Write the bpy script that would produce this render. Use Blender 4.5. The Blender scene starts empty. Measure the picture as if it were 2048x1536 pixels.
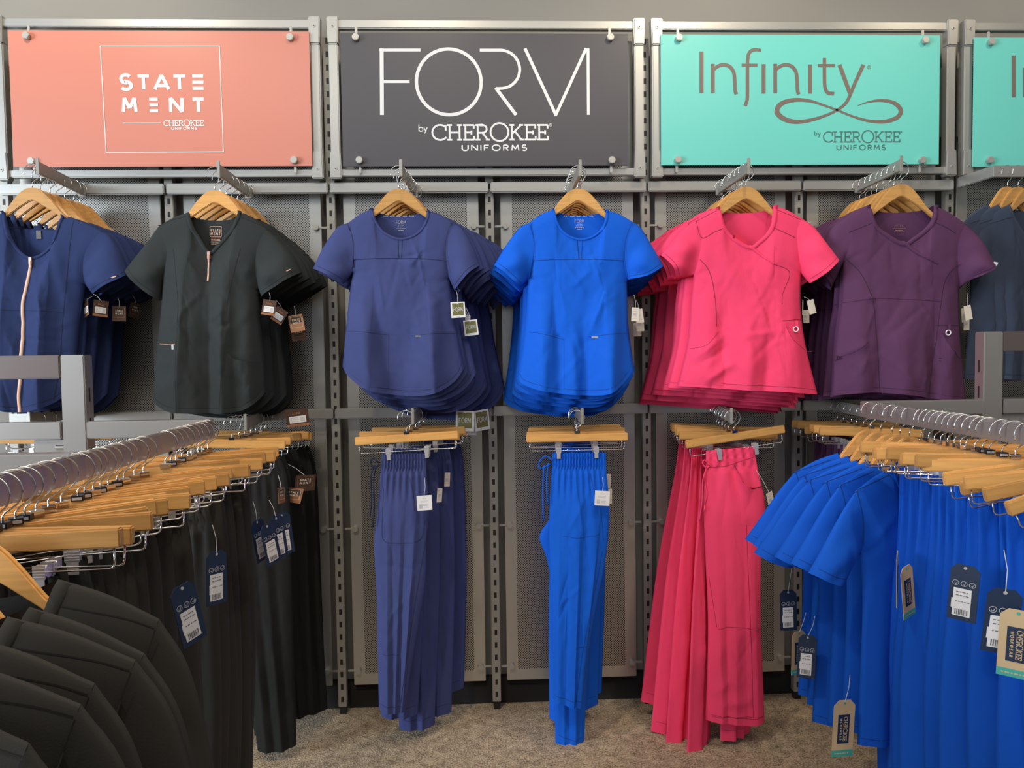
import bpy, bmesh, math, random
import numpy as np
from mathutils import Vector, Matrix, noise
from mathutils.bvhtree import BVHTree

SC = bpy.context.scene
COL = SC.collection
rnd = random.Random(7)
PI = math.pi

# ------------------------------------------------------------------ camera
CAM = np.array([1.1704, -3.0003, 1.4303])
FPX = 1534.4
PITCH, YAW, ROLL = 0.044, -0.0424, -0.0139
def _basis():
    cp, sp, cy, sy = math.cos(PITCH), math.sin(PITCH), math.cos(YAW), math.sin(YAW)
    f = np.array([-sy*cp, cy*cp, -sp]); r0 = np.array([cy, sy, 0.0]); u0 = np.cross(r0, f)
    cr, sr = math.cos(ROLL), math.sin(ROLL)
    return cr*r0 + sr*u0, -sr*r0 + cr*u0, f
CR, CU, CF = _basis()
cd = bpy.data.cameras.new('camera')
cd.sensor_width = 36.0
cd.lens = FPX/2048*36.0
cd.clip_start = 0.05
co = bpy.data.objects.new('camera', cd)
COL.objects.link(co)
co.matrix_world = Matrix(((CR[0], CU[0], -CF[0], CAM[0]), (CR[1], CU[1], -CF[1], CAM[1]),
                          (CR[2], CU[2], -CF[2], CAM[2]), (0, 0, 0, 1)))
SC.camera = co

def at(x, y, Y):
    """point of the place seen at photo pixel (x, y) on the vertical plane at depth Y"""
    d = CF + CR*(x-1024)/FPX - CU*(y-768)/FPX
    return CAM + d*(Y-CAM[1])/d[1]

# ------------------------------------------------------------------ world, lights, exposure
SC.view_settings.view_transform = 'Standard'
SC.view_settings.look = 'None'
SC.view_settings.gamma = 1.0
SC.view_settings.use_curve_mapping = False
SC.view_settings.exposure = -0.16
w = bpy.data.worlds.new('world'); SC.world = w
w.use_nodes = True
nt = w.node_tree
bg = nt.nodes['Background']
tc = nt.nodes.new('ShaderNodeTexCoord'); sp = nt.nodes.new('ShaderNodeSeparateXYZ')
mr = nt.nodes.new('ShaderNodeMapRange'); mr.inputs[1].default_value = -1; mr.inputs[2].default_value = 1
cr = nt.nodes.new('ShaderNodeValToRGB')
cr.color_ramp.elements[0].color = (0.07, 0.055, 0.042, 1)
cr.color_ramp.elements[1].color = (0.50, 0.46, 0.41, 1)
for ps, cc in ((.455, (.16, .14, .12, 1)), (.53, (.70, .72, .74, 1)), (.66, (.72, .70, .66, 1))):
    e = cr.color_ramp.elements.new(ps); e.color = cc
nt.links.new(tc.outputs['Generated'], sp.inputs[0]); nt.links.new(sp.outputs['Z'], mr.inputs[0])
nt.links.new(mr.outputs[0], cr.inputs[0])
# daylight of the shop front behind and to the left of the viewer
dt = nt.nodes.new('ShaderNodeVectorMath'); dt.operation = 'DOT_PRODUCT'; dt.inputs[1].default_value = Vector((-.66, -.74, .10)).normalized()
m1 = nt.nodes.new('ShaderNodeMapRange'); m1.interpolation_type = 'SMOOTHSTEP'; m1.inputs[1].default_value = .62; m1.inputs[2].default_value = .97
m2 = nt.nodes.new('ShaderNodeMapRange'); m2.interpolation_type = 'SMOOTHSTEP'; m2.inputs[1].default_value = -.10; m2.inputs[2].default_value = .06
mm = nt.nodes.new('ShaderNodeMath'); mm.operation = 'MULTIPLY'
mx = nt.nodes.new('ShaderNodeMix'); mx.data_type = 'RGBA'; mx.inputs['B'].default_value = (2.3, 2.6, 2.95, 1)
nt.links.new(tc.outputs['Generated'], dt.inputs[0]); nt.links.new(dt.outputs['Value'], m1.inputs[0]); nt.links.new(sp.outputs['Z'], m2.inputs[0])
nt.links.new(m1.outputs[0], mm.inputs[0]); nt.links.new(m2.outputs[0], mm.inputs[1]); nt.links.new(mm.outputs[0], mx.inputs['Factor'])
nt.links.new(cr.outputs[0], mx.inputs['A']); nt.links.new(mx.outputs['Result'], bg.inputs[0])
bg.inputs[1].default_value = 0.33

def area(name, loc, target, sx, sy, power, col, spread=None):
    l = bpy.data.lights.new(name, 'AREA'); l.shape = 'RECTANGLE'; l.size = sx; l.size_y = sy
    l.energy = power; l.color = col
    if spread: l.spread = spread
    o = bpy.data.objects.new(name, l); COL.objects.link(o)
    o.location = loc
    o.rotation_euler = (Vector(target)-Vector(loc)).to_track_quat('-Z', 'Y').to_euler()
    return o
def spot(name, loc, target, power, col, deg, blend=0.6, size=0.06):
    l = bpy.data.lights.new(name, 'SPOT'); l.energy = power; l.color = col
    l.spot_size = math.radians(deg); l.spot_blend = blend; l.shadow_soft_size = size
    o = bpy.data.objects.new(name, l); COL.objects.link(o)
    o.location = loc
    o.rotation_euler = (Vector(target)-Vector(loc)).to_track_quat('-Z', 'Y').to_euler()
    return o
area('shop_window_light', (-5.2, -4.3, 1.9), (1.2, 0.0, 1.4), 2.4, 2.2, 470, (0.82, 0.91, 1.0))
area('ceiling_panel_light', (1.3, -2.6, 3.35), (1.3, -1.6, 0.0), 3.6, 0.9, 40, (1.0, 0.93, 0.84))
for i, (lx, ly, pw) in enumerate(((-0.35, -1.0, 46), (0.95, -1.0, 22), (2.15, -1.0, 46), (3.4, -1.0, 28))):
    spot('ceiling_and_fill_spot', (lx, ly, 3.3), (lx, 0.0, 2.15), pw, (1.0, 0.85, 0.64), 100, 0.9)
for lx, ly, pw in ((0.25, -2.35, 120), (2.75, -2.1, 85)):  # added fill spots above the racks, brightening their hangers and garments
    spot('ceiling_and_fill_spot', (lx, ly, 3.3), (lx+(.3 if lx < 1 else -.3), -1.5, 1.0), pw, (1.0, 0.80, 0.56), 80, 0.8)

# ------------------------------------------------------------------ materials
def mat(name, col, rough=0.6, metal=0.0, sheen=0.0, bump=None, spec=0.5, aniso=0.0, vary=None):
    m = bpy.data.materials.new(name); m.use_nodes = True
    t = m.node_tree; b = t.nodes['Principled BSDF']
    b.inputs['Base Color'].default_value = (*col, 1)
    b.inputs['Roughness'].default_value = rough
    b.inputs['Metallic'].default_value = metal
    b.inputs['Specular IOR Level'].default_value = spec
    if sheen:
        b.inputs['Sheen Weight'].default_value = sheen
        b.inputs['Sheen Roughness'].default_value = 0.5
        b.inputs['Sheen Tint'].default_value = (*[min(1, c*.85+.08) for c in col], 1)
    if bump or vary:
        tc = t.nodes.new('ShaderNodeTexCoord'); n = t.nodes.new('ShaderNodeTexNoise')
        t.links.new(tc.outputs['Object'], n.inputs['Vector'])
        n.inputs['Scale'].default_value = (bump or vary)[0]; n.inputs['Detail'].default_value = 3
        if bump:
            bp = t.nodes.new('ShaderNodeBump'); bp.inputs['Strength'].default_value = bump[1]
            bp.inputs['Distance'].default_value = bump[2]
            t.links.new(n.outputs['Fac'], bp.inputs['Height']); t.links.new(bp.outputs[0], b.inputs['Normal'])
        if vary:
            n2 = t.nodes.new('ShaderNodeTexNoise'); n2.inputs['Scale'].default_value = vary[0]; n2.inputs['Detail'].default_value = 4
            t.links.new(tc.outputs['Object'], n2.inputs['Vector'])
            r = t.nodes.new('ShaderNodeValToRGB')
            r.color_ramp.elements[0].position = .3; r.color_ramp.elements[1].position = .7
            r.color_ramp.elements[0].color = (*[c*(1-vary[1]) for c in col], 1)
            r.color_ramp.elements[1].color = (*[min(1, c*(1+vary[1])) for c in col], 1)
            t.links.new(n2.outputs['Fac'], r.inputs[0]); t.links.new(r.outputs[0], b.inputs['Base Color'])
    return m
def fabric(name, col, sheen=0.06):
    return mat(name, col, 0.82, 0, sheen, bump=(420, 0.25, 0.0006), spec=0.25)
def darker(c, k=.55): return tuple(x*k for x in c)

def slot_mat(name, col, pitch, sw, sh, metal, rough):
    """painted steel with a column of punched dark slots (object space: x across, z up)"""
    m = mat(name, col, rough, metal)
    t = m.node_tree; b = t.nodes['Principled BSDF']; L = t.links
    tc = t.nodes.new('ShaderNodeTexCoord'); s = t.nodes.new('ShaderNodeSeparateXYZ'); L.new(tc.outputs['Object'], s.inputs[0])
    def M(op, a, bb=None):
        n = t.nodes.new('ShaderNodeMath'); n.operation = op
        for i, v in enumerate((a, bb)):
            if v is None: continue
            if isinstance(v, (int, float)): n.inputs[i].default_value = v
            else: L.new(v, n.inputs[i])
        return n.outputs[0]
    inx = M('LESS_THAN', M('ABSOLUTE', s.outputs['X']), sw/2)
    fr = M('FRACT', M('DIVIDE', s.outputs['Z'], pitch))
    inz = M('LESS_THAN', fr, sh/pitch)
    k = M('MULTIPLY', inx, inz)
    mx = t.nodes.new('ShaderNodeMix'); mx.data_type = 'RGBA'
    mx.inputs['A'].default_value = (*col, 1); mx.inputs['B'].default_value = (.012, .011, .010, 1)
    L.new(k, mx.inputs['Factor']); L.new(mx.outputs['Result'], b.inputs['Base Color'])
    L.new(M('MULTIPLY', M('SUBTRACT', 1.0, k), metal), b.inputs['Metallic'])
    return m
def perf_mat(name, col, pitch, r, border, hw, z0, z1):
    """panel with staggered round perforations inside a plain border"""
    m = mat(name, col, 0.33, 0.72)
    t = m.node_tree; b = t.nodes['Principled BSDF']; L = t.links
    tc = t.nodes.new('ShaderNodeTexCoord'); s = t.nodes.new('ShaderNodeSeparateXYZ'); L.new(tc.outputs['Object'], s.inputs[0])
    def M(op, a, bb=None):
        n = t.nodes.new('ShaderNodeMath'); n.operation = op
        for i, v in enumerate((a, bb)):
            if v is None: continue
            if isinstance(v, (int, float)): n.inputs[i].default_value = v
            else: L.new(v, n.inputs[i])
        return n.outputs[0]
    x, z = s.outputs['X'], s.outputs['Z']
    def dots(ox, oz):
        fx = M('SUBTRACT', M('FRACT', M('ADD', M('DIVIDE', x, pitch), ox)), .5)
        fz = M('SUBTRACT', M('FRACT', M('ADD', M('DIVIDE', z, pitch), oz)), .5)
        return M('LESS_THAN', M('ADD', M('MULTIPLY', fx, fx), M('MULTIPLY', fz, fz)), (r/pitch)**2)
    d = M('MAXIMUM', dots(0, 0), dots(.5, .5))
    a = M('LESS_THAN', M('ABSOLUTE', x), hw-border)
    c = M('MULTIPLY', M('GREATER_THAN', z, z0+border), M('LESS_THAN', z, z1-border))
    k = M('MULTIPLY', d, M('MULTIPLY', a, c))
    mx = t.nodes.new('ShaderNodeMix'); mx.data_type = 'RGBA'
    mx.inputs['A'].default_value = (*col, 1); mx.inputs['B'].default_value = (.06, .057, .052, 1)
    L.new(k, mx.inputs['Factor']); L.new(mx.outputs['Result'], b.inputs['Base Color'])
    return m
def wood_mat(name, col):
    m = mat(name, col, 0.38, 0, spec=0.4)
    t = m.node_tree; b = t.nodes['Principled BSDF']; L = t.links
    tc = t.nodes.new('ShaderNodeTexCoord'); mp = t.nodes.new('ShaderNodeMapping')
    mp.inputs['Scale'].default_value = (4, 60, 60)
    n = t.nodes.new('ShaderNodeTexNoise'); n.inputs['Scale'].default_value = 2.2; n.inputs['Detail'].default_value = 4
    oi = t.nodes.new('ShaderNodeObjectInfo')
    L.new(tc.outputs['Object'], mp.inputs[0]); L.new(mp.outputs[0], n.inputs['Vector'])
    r = t.nodes.new('ShaderNodeValToRGB')
    r.color_ramp.elements[0].position = .25; r.color_ramp.elements[1].position = .75
    r.color_ramp.elements[0].color = (*[c*.80 for c in col], 1); r.color_ramp.elements[1].color = (*[min(1, c*1.12) for c in col], 1)
    hs = t.nodes.new('ShaderNodeHueSaturation')
    mr = t.nodes.new('ShaderNodeMapRange'); mr.inputs[3].default_value = .74; mr.inputs[4].default_value = 1.10
    L.new(oi.outputs['Random'], mr.inputs[0]); L.new(mr.outputs[0], hs.inputs['Value'])
    L.new(n.outputs['Fac'], r.inputs[0]); L.new(r.outputs[0], hs.inputs['Color']); L.new(hs.outputs[0], b.inputs['Base Color'])
    return m

C_NAVYZ = (.023, .041, .135)
C_BLACK = (.026, .032, .034)
C_NAVY = (.047, .063, .195)
C_ROYAL = (.003, .115, .70)
C_PINK = (.92, .060, .165)
C_PURP = (.100, .036, .098)
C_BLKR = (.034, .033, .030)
C_ROYR = (.003, .098, .62)
C_GREYN = (.045, .062, .105)
M_ = dict(
    navyz=fabric('navy_zip_fabric', C_NAVYZ), black=fabric('black_fabric', C_BLACK, .14), navy=fabric('navy_fabric', C_NAVY),
    royal=fabric('royal_fabric', C_ROYAL), pink=fabric('pink_fabric', C_PINK), purple=fabric('purple_fabric', C_PURP),
    blkr=fabric('black_rack_fabric', C_BLKR, .16), royr=fabric('royal_rack_fabric', C_ROYR), greyn=fabric('grey_navy_fabric', C_GREYN),
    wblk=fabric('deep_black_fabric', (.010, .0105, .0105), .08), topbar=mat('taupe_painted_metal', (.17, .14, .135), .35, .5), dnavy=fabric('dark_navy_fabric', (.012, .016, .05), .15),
    chrome=mat('chrome', (.82, .82, .80), .12, 1.0),
    steel=mat('silver_paint', (.45, .445, .42), .36, .6),
    steel2=mat('dull_silver_paint', (.40, .39, .36), .42, .55),
    rackm=mat('brushed_nickel', (.47, .45, .43), .30, .72),
    knob=mat('knob_metal', (.50, .49, .45), .4, .5),
    slot=slot_mat('slotted_steel', (.40, .39, .355), .0501, .0105, .022, .45, .45),
    rackslot=slot_mat('rack_slotted_steel', (.55, .53, .52), .075, .005, .036, .85, .3),
    wood=wood_mat('hanger_wood', (.74, .395, .125)),
    blackp=mat('black_plastic', (.012, .012, .013), .35),
    white=mat('white_card', (.82, .82, .84), .6), cream=mat('cream_card', (.80, .73, .62), .6),
    kraft=mat('kraft_card', (.62, .46, .27), .8), tnavy=mat('navy_card', (.012, .030, .075), .5),
    teal=mat('teal_print', (.06, .42, .36), .6), bronze=mat('bronze_card', (.55, .26, .13), .32, .6),
    dbrown=mat('dark_brown_card', (.085, .045, .03), .45, .2), olive=mat('olive_print', (.20, .19, .075), .4, .2),
    ink=mat('grey_ink', (.16, .16, .17), .7), lightink=mat('pale_ink', (.50, .50, .54), .7),
    string=mat('clear_string', (.75, .75, .75), .3), rose=mat('rose_gold', (.86, .50, .38), .3, .75),
    peach=mat('peach_tape', (.88, .56, .42), .5), silverm=mat('silver_badge', (.75, .75, .78), .3, .6),
    teeth=mat('dark_gap', (.01, .01, .01), .8),
    coral=mat('coral_board', (.66, .24, .175), .33, spec=.5), charcoal=mat('charcoal_board', (.075, .070, .080), .38),
    aqua=mat('aqua_board', (.17, .68, .60), .33), letw=mat('white_lettering', (.86, .86, .86), .5),
    lett=mat('taupe_lettering', (.20, .155, .13), .45), letg=mat('grey_lettering', (.075, .19, .18), .5),
    wall=mat('wall_paint', (.30, .285, .255), .75, vary=(1.5, .04)), black_gap=mat('black_gap_strip', (.012, .011, .010), .9),
)
STITCH = {}
def stitch(key, col):
    STITCH[key] = mat(key+'_stitching', darker(col, .32), .85)
for k_, c_ in (('navyz', C_NAVYZ), ('black', C_BLACK), ('navy', C_NAVY), ('royal', C_ROYAL), ('pink', C_PINK), ('purple', C_PURP),
               ('blkr', C_BLKR), ('royr', C_ROYR), ('greyn', C_GREYN), ('dnavy', (.012, .016, .05)), ('wblk', (.01, .01, .01))): stitch(k_, c_)
INSIDE = {}

# ------------------------------------------------------------------ mesh helpers
class MB:
    def __init__(s): s.v = []; s.f = []; s.m = []
    def add(s, vs, fs, mi=0):
        o = len(s.v); s.v.extend([tuple(map(float, p)) for p in vs])
        s.f.extend([tuple(i+o for i in f) for f in fs]); s.m.extend([mi]*len(fs))
    def grid(s, P, mi=0, flip=False):
        nv, nu = P.shape[:2]
        fs = []
        for j in range(nv-1):
            for i in range(nu-1):
                a, b, c, d = j*nu+i, j*nu+i+1, (j+1)*nu+i+1, (j+1)*nu+i
                fs.append((a, d, c, b) if flip else (a, b, c, d))
        s.add(P.reshape(-1, 3), fs, mi)
    def box(s, a, b, mi=0):
        x0, y0, z0 = a; x1, y1, z1 = b
        vs = [(x0,y0,z0),(x1,y0,z0),(x1,y1,z0),(x0,y1,z0),(x0,y0,z1),(x1,y0,z1),(x1,y1,z1),(x0,y1,z1)]
        s.add(vs, [(3,2,1,0),(4,5,6,7),(0,1,5,4),(1,2,6,5),(2,3,7,6),(3,0,4,7)], mi)
    def tube(s, path, r, n=8, mi=0, closed=False, caps=True):
        P = [Vector(p) for p in path]; N = len(P)
        rings = []; up = None
        for i in range(N):
            if closed: t = P[(i+1) % N]-P[i-1]
            else: t = P[min(i+1, N-1)]-P[max(i-1, 0)]
            t.normalize()
            if up is None:
                up = Vector((0, 1, 0)) if abs(t.y) < .9 else Vector((1, 0, 0))
            a = (up - t*up.dot(t)).normalized(); b = t.cross(a); up = a
            rr = r[i] if hasattr(r, '__len__') else r
            rings.append([P[i]+a*(rr*math.cos(2*PI*k/n))+b*(rr*math.sin(2*PI*k/n)) for k in range(n)])
        vs = [p for g in rings for p in g]; fs = []
        M = N if closed else N-1
        for i in range(M):
            j = (i+1) % N
            for k in range(n):
                l = (k+1) % n
                fs.append((i*n+k, j*n+k, j*n+l, i*n+l))
        if caps and not closed:
            fs.append(tuple(range(n))); fs.append(tuple((N-1)*n+k for k in reversed(range(n))))
        s.add(vs, fs, mi)
    def prism(s, pts, y0, y1, mi=0):
        """outline (x, z) extruded from y0 to y1"""
        n = len(pts)
        vs = [(x, y0, z) for x, z in pts]+[(x, y1, z) for x, z in pts]
        fs = [tuple(range(n)), tuple(reversed(range(n, 2*n)))]
        for i in range(n):
            j = (i+1) % n
            fs.append((j, i, n+i, n+j))
        s.add(vs, fs, mi)
    def disc(s, c, r, y0, y1, n=20, mi=0):
        s.prism([(c[0]+r*math.cos(2*PI*k/n), c[1]+r*math.sin(2*PI*k/n)) for k in range(n)], y0, y1, mi)
def link(o, parent=None, loc=None):
    COL.objects.link(o)
    if parent: o.parent = parent
    if loc is not None: o.location = loc
    return o
def build(name, mb, mats, parent=None, loc=None, smooth=False, bevel=0, merge=False, seg=2):
    me = bpy.data.meshes.new(name)
    me.from_pydata(mb.v, [], mb.f)
    if not isinstance(mats, (list, tuple)): mats = [mats]
    for m in mats: me.materials.append(m)
    if len(mats) > 1: me.polygons.foreach_set('material_index', mb.m)
    bm = bmesh.new(); bm.from_mesh(me)
    if merge: bmesh.ops.remove_doubles(bm, verts=bm.verts, dist=2e-5)
    if not merge and not smooth: bmesh.ops.recalc_face_normals(bm, faces=bm.faces)
    if bevel:
        es = [e for e in bm.edges if len(e.link_faces) == 2 and e.calc_face_angle() > .6]
        bmesh.ops.bevel(bm, geom=es, offset=bevel, segments=seg, affect='EDGES', clamp_overlap=True)
    bm.to_mesh(me); bm.free()
    if smooth: me.polygons.foreach_set('use_smooth', [True]*len(me.polygons))
    me.update()
    return link(bpy.data.objects.new(name, me), parent, loc)
def thing(name, loc, label, cat, group=None, rotz=0, rotx=0, roty=0):
    o = bpy.data.objects.new(name, None); o.empty_display_size = .02
    link(o, None, loc); o.rotation_euler = (rotx, roty, rotz)
    tag(o, label, cat, group); return o
def tag(o, label, cat, group=None):
    o['label'] = label; o['category'] = cat
    if group: o['group'] = group
    return o
def dup(root, keep=None):
    """a copy of a thing with copies of its parts and sub-parts"""
    r = root.copy(); COL.objects.link(r)
    for ch in list(root.children):
        if ch.name.startswith('hang_tag'): continue
        if keep and ch.name.split('.')[0] not in keep: continue
        c = ch.copy(); COL.objects.link(c); c.parent = r
        for g in list(ch.children):
            d = g.copy(); COL.objects.link(d); d.parent = c
    return r
def structure(o): o['kind'] = 'structure'; return o

def catmull(pts, n=10):
    P = np.array(pts, float)
    if len(P) < 3: return np.array([P[0]*(1-t)+P[-1]*t for t in np.linspace(0, 1, n)])
    Q = np.vstack([2*P[0]-P[1], P, 2*P[-1]-P[-2]]); out = []
    for i in range(1, len(Q)-2):
        p0, p1, p2, p3 = Q[i-1], Q[i], Q[i+1], Q[i+2]
        for t in np.linspace(0, 1, n, endpoint=False):
            out.append(.5*((2*p1)+(-p0+p2)*t+(2*p0-5*p1+4*p2-p3)*t*t+(-p0+3*p1-3*p2+p3)*t**3))
    out.append(P[-1]); return np.array(out)
def resample(P, n=None, par=None):
    P = np.array(P, float); d = np.r_[0, np.cumsum(np.linalg.norm(np.diff(P, axis=0), axis=1))]
    d /= d[-1]
    t = np.linspace(0, 1, n) if par is None else par
    return np.stack([np.interp(t, d, P[:, k]) for k in range(P.shape[1])], 1)
def sstep(a, b, x):
    t = np.clip((x-a)/(b-a), 0, 1); return t*t*(3-2*t)
def coons(T, B, L, R, u, v):
    U = u[None, :, None]; V = v[:, None, None]
    return ((1-V)*T[None]+V*B[None]+(1-U)*L[:, None]+U*R[:, None]
            - ((1-U)*(1-V)*L[0]+U*(1-V)*R[0]+(1-U)*V*L[-1]+U*V*R[-1]))
def nz(X, Z, sx, sz, seed):
    out = np.empty(X.shape); f = out.ravel(); xs = X.ravel()*sx; zs = Z.ravel()*sz
    for i in range(len(f)): f[i] = noise.noise((xs[i], zs[i], seed))
    return out

# ------------------------------------------------------------------ garments
def bands_offset(X, Z, bands, xl, xr):
    """fold profile: control lines (x_top, z_top, x_bottom, z_bottom, depth); straight cloth between neighbours"""
    O = np.zeros(X.shape)
    if not bands: return O
    for j in range(X.shape[0]):
        z = Z[j].mean(); xs = [xl[j]]; ds = [0]
        for (x0, z0, x1, z1, d) in bands:
            t = (z0-z)/(z0-z1)
            xs.append(x0+(x1-x0)*np.clip(t, -.2, 1.2)); ds.append(d*float(sstep(-.05, .75, np.array(t))))
        xs.append(xr[j]); ds.append(0)
        o = np.argsort(xs); O[j] = np.interp(X[j], np.array(xs)[o], np.array(ds)[o])
    k = np.array([1, 2, 1.])/4
    for _ in range(1): O = np.apply_along_axis(lambda r: np.convolve(np.pad(r, 1, 'edge'), k, 'valid'), 1, O)
    return O
def creases_offset(X, Z, cr):
    O = np.zeros(X.shape)
    for (x0, z0, x1, z1, wd, amp) in cr:
        dx, dz = x1-x0, z1-z0; L = math.hypot(dx, dz)+1e-9
        t = ((X-x0)*dx+(Z-z0)*dz)/L/L; n = ((X-x0)*dz-(Z-z0)*dx)/L
        O += amp*np.exp(-(n/wd)**2)*np.sin(PI*np.clip(t, 0, 1))**.6*np.where(n > 0, 1, .55)
    return O
class Drape:
    def __init__(s, mbs):
        vs = []; fs = []
        for m in mbs:
            o = len(vs); vs += m.v; fs += [tuple(i+o for i in f) for f in m.f]
        s.t = BVHTree.FromPolygons(vs, fs)
    def y(s, x, z):
        h = s.t.ray_cast(Vector((x, -1, z)), Vector((0, 1, 0)))
        if h[0] is None:
            h = s.t.find_nearest(Vector((x, -.1, z)))
        return h[0].y
    def strip(s, mb, pts, wd, off=.0012, mi=0, n=40, smooth=True, thick=True):
        P = resample(catmull(pts, 8) if smooth and len(pts) > 2 else np.array(pts, float), n)
        T = np.gradient(P, axis=0); T /= np.linalg.norm(T, axis=1)[:, None]+1e-9
        N = np.stack([-T[:, 1], T[:, 0]], 1)
        wv = np.array(wd) if hasattr(wd, '__len__') else np.full(n, wd)
        wv = np.interp(np.linspace(0, 1, n), np.linspace(0, 1, len(wv)), wv)
        A = P+N*wv[:, None]/2; B = P-N*wv[:, None]/2
        G = np.zeros((4 if thick else 2, n, 3))
        for i in range(n):
            ya = min(s.y(*A[i]), s.y(*P[i])); yb = min(s.y(*B[i]), s.y(*P[i]))
            if thick:
                G[0, i] = (A[i, 0], ya+.0005, A[i, 1]); G[1, i] = (A[i, 0]*.85+P[i, 0]*.15, ya-off, A[i, 1]*.85+P[i, 1]*.15)
                G[2, i] = (B[i, 0]*.85+P[i, 0]*.15, yb-off, B[i, 1]*.85+P[i, 1]*.15); G[3, i] = (B[i, 0], yb+.0005, B[i, 1])
            else:
                G[0, i] = (A[i, 0], ya-off, A[i, 1]); G[1, i] = (B[i, 0], yb-off, B[i, 1])
        mb.grid(G, mi)
    def patch(s, mb, T, B, L, R, off=.003, gap=0.0, nu=24, nv=24, mi=0):
        """a sewn-on pocket: raised cloth that lies on the garment and gapes a little along its top edge"""
        u = np.linspace(0, 1, nu); v = np.linspace(0, 1, nv)
        P = coons(resample(T, nu), resample(B, nu), resample(L, nv), resample(R, nv), u, v)
        G = np.zeros((nv, nu, 3))
        for j in range(nv):
            for i in range(nu):
                x, z = P[j, i]
                e = min(1, 6*min(u[i], 1-u[i], 1-v[j]))
                G[j, i] = (x, s.y(x, z)-(off*(.25+.75*e))-gap*math.sin(PI*u[i])*(1-v[j])**3, z)
        mb.grid(G, mi)

def make_top(name, sp, key, parts=True):
    """a short-sleeved top as one cloth tube with two sleeves; all outlines in metres from the hanger hook (x right, z up)"""
    root = bpy.data.objects.new(name, None); root.empty_display_size = .02; COL.objects.link(root)
    seed = sp.get('seed', 1.0); fab = M_[key]
    nS, nN = 9, 44
    neck = resample(catmull(sp['neck'], 8), nN)
    sl, sr = np.array(sp['shL']), np.array(sp['shR'])
    def shoulder(a, b):
        c = (a+b)/2+np.array([0, .006]); return resample(catmull([a, c, b], 8), nS)
    def topcurve(nk):
        return np.vstack([shoulder(sl, nk[0])[:-1], nk, shoulder(nk[-1], sr)[1:]])
    T = topcurve(neck)
    d = np.abs(np.diff(T[:, 0]))+.30*np.abs(np.diff(T[:, 1])); u = np.r_[0, np.cumsum(d)]; u /= u[-1]
    nv = 84
    v = np.linspace(0, 1, nv)**1.15
    L = resample(np.vstack([catmull(sp['armL'], 8), catmull(sp['sideL'], 8)[1:]]), par=v)
    R = resample(np.vstack([catmull(sp['armR'], 8), catmull(sp['sideR'], 8)[1:]]), par=v)
    hem = catmull(sp['hem'], 10)
    xx = hem[0, 0]+(hem[-1, 0]-hem[0, 0])*u
    hx = hem[:, 0]; B = np.stack([xx, np.interp(xx, hx, hem[:, 1])], 1)
    B[0] = L[-1]; B[-1] = R[-1]
    P = coons(T, B, L, R, u, v)
    X, Z = P[..., 0], P[..., 1]
    xl, xr = X[:, :1], X[:, -1:]
    uu = np.clip((X-xl)/(xr-xl), 0, 1)
    e = np.sin(PI*uu)**.55
    V = v[:, None]+0*X
    nk = np.zeros(len(u)); i0, i1 = nS-1, nS-1+nN
    nk[i0:i1] = np.sin(np.linspace(0, PI, nN))**.4
    wv = np.clip(V/.055, 0, 1)**.5
    Dm = sp.get('depth', .032)
    D = (.017+(Dm-.017)*sstep(.02, .3, V))*(wv+(1-wv)*nk[None, :])
    va = [float(np.sum(np.linalg.norm(np.diff(catmull(sp['arm'+q], 8), axis=0), axis=1))/np.sum(np.linalg.norm(np.diff(np.vstack([catmull(sp['arm'+q], 8), catmull(sp['side'+q], 8)[1:]]), axis=0), axis=1))) for q in 'LR']
    EL, ER = [.017*np.sin(PI*np.clip(V/a_, 0, 1))**.55 for a_ in va]
    E_ = EL*(1-uu)+ER*uu
    fr = D*e+E_*(1-e)
    fold = 2.0*bands_offset(X, Z, sp.get('bands'), X[:, 0], X[:, -1])
    fold += 1.4*creases_offset(X, Z, sp.get('creases', []))
    wr = sp.get('wrinkle', 1.0)
    rc = random.Random(int(seed*10)); cr_ = []
    x0_, x1_, z0_, z1_ = X.min(), X.max(), Z.min(), Z.max()
    for _ in range(34):
        cx, cz = rc.uniform(x0_*.8, x1_*.8), rc.uniform(z0_, z1_-.14); a_ = rc.gauss(PI/2, .55); l_ = rc.uniform(.03, .11)
        cr_.append((cx-l_*math.cos(a_), cz-l_*math.sin(a_), cx+l_*math.cos(a_), cz+l_*math.sin(a_), rc.uniform(.006, .012), rc.choice((-1, 1))*rc.uniform(.0015, .0045)))
    for sd in (-1, 1):      # pulls running from the armholes
        for _ in range(4):
            cx, cz = (x1_ if sd > 0 else x0_)*rc.uniform(.70, .82), z1_-rc.uniform(.16, .30); l_ = rc.uniform(.04, .09); a_ = rc.uniform(.5, 1.2)
            cr_.append((cx, cz, cx-sd*l_*math.cos(a_), cz-l_*math.sin(a_), rc.uniform(.006, .010), rc.choice((-1, 1))*rc.uniform(.002, .0045)))
    fold += wr*creases_offset(X, Z, cr_)
    fold += wr*(.006*nz(X, Z, 9, 2.2, seed)*sstep(.1, .6, V)+.0050*nz(X, Z, 20, 9, seed+5)*sstep(.02, .25, V)+.0012*nz(X, Z, 55, 40, seed+9))
    edge = sp.get('hemwave', .004)*np.sin(uu*19+seed)*sstep(.75, 1, V)
    Yf = -(fr+(fold+edge)*np.minimum(1, e*1.15)*sstep(0, .05, V))
    body = MB(); body.grid(np.stack([X, Yf, Z], -1))
    # back half with its own, shallower neckline
    bneck = resample(catmull(sp['bneck'], 8), nN)
    Tb = topcurve(bneck)
    Pb = coons(Tb, B, L, R, u, v); Xb, Zb = Pb[..., 0], Pb[..., 1]
    ub = np.clip((Xb-Xb[:, :1])/(Xb[:, -1:]-Xb[:, :1]), 0, 1); eb = np.sin(PI*ub)**.55
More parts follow.
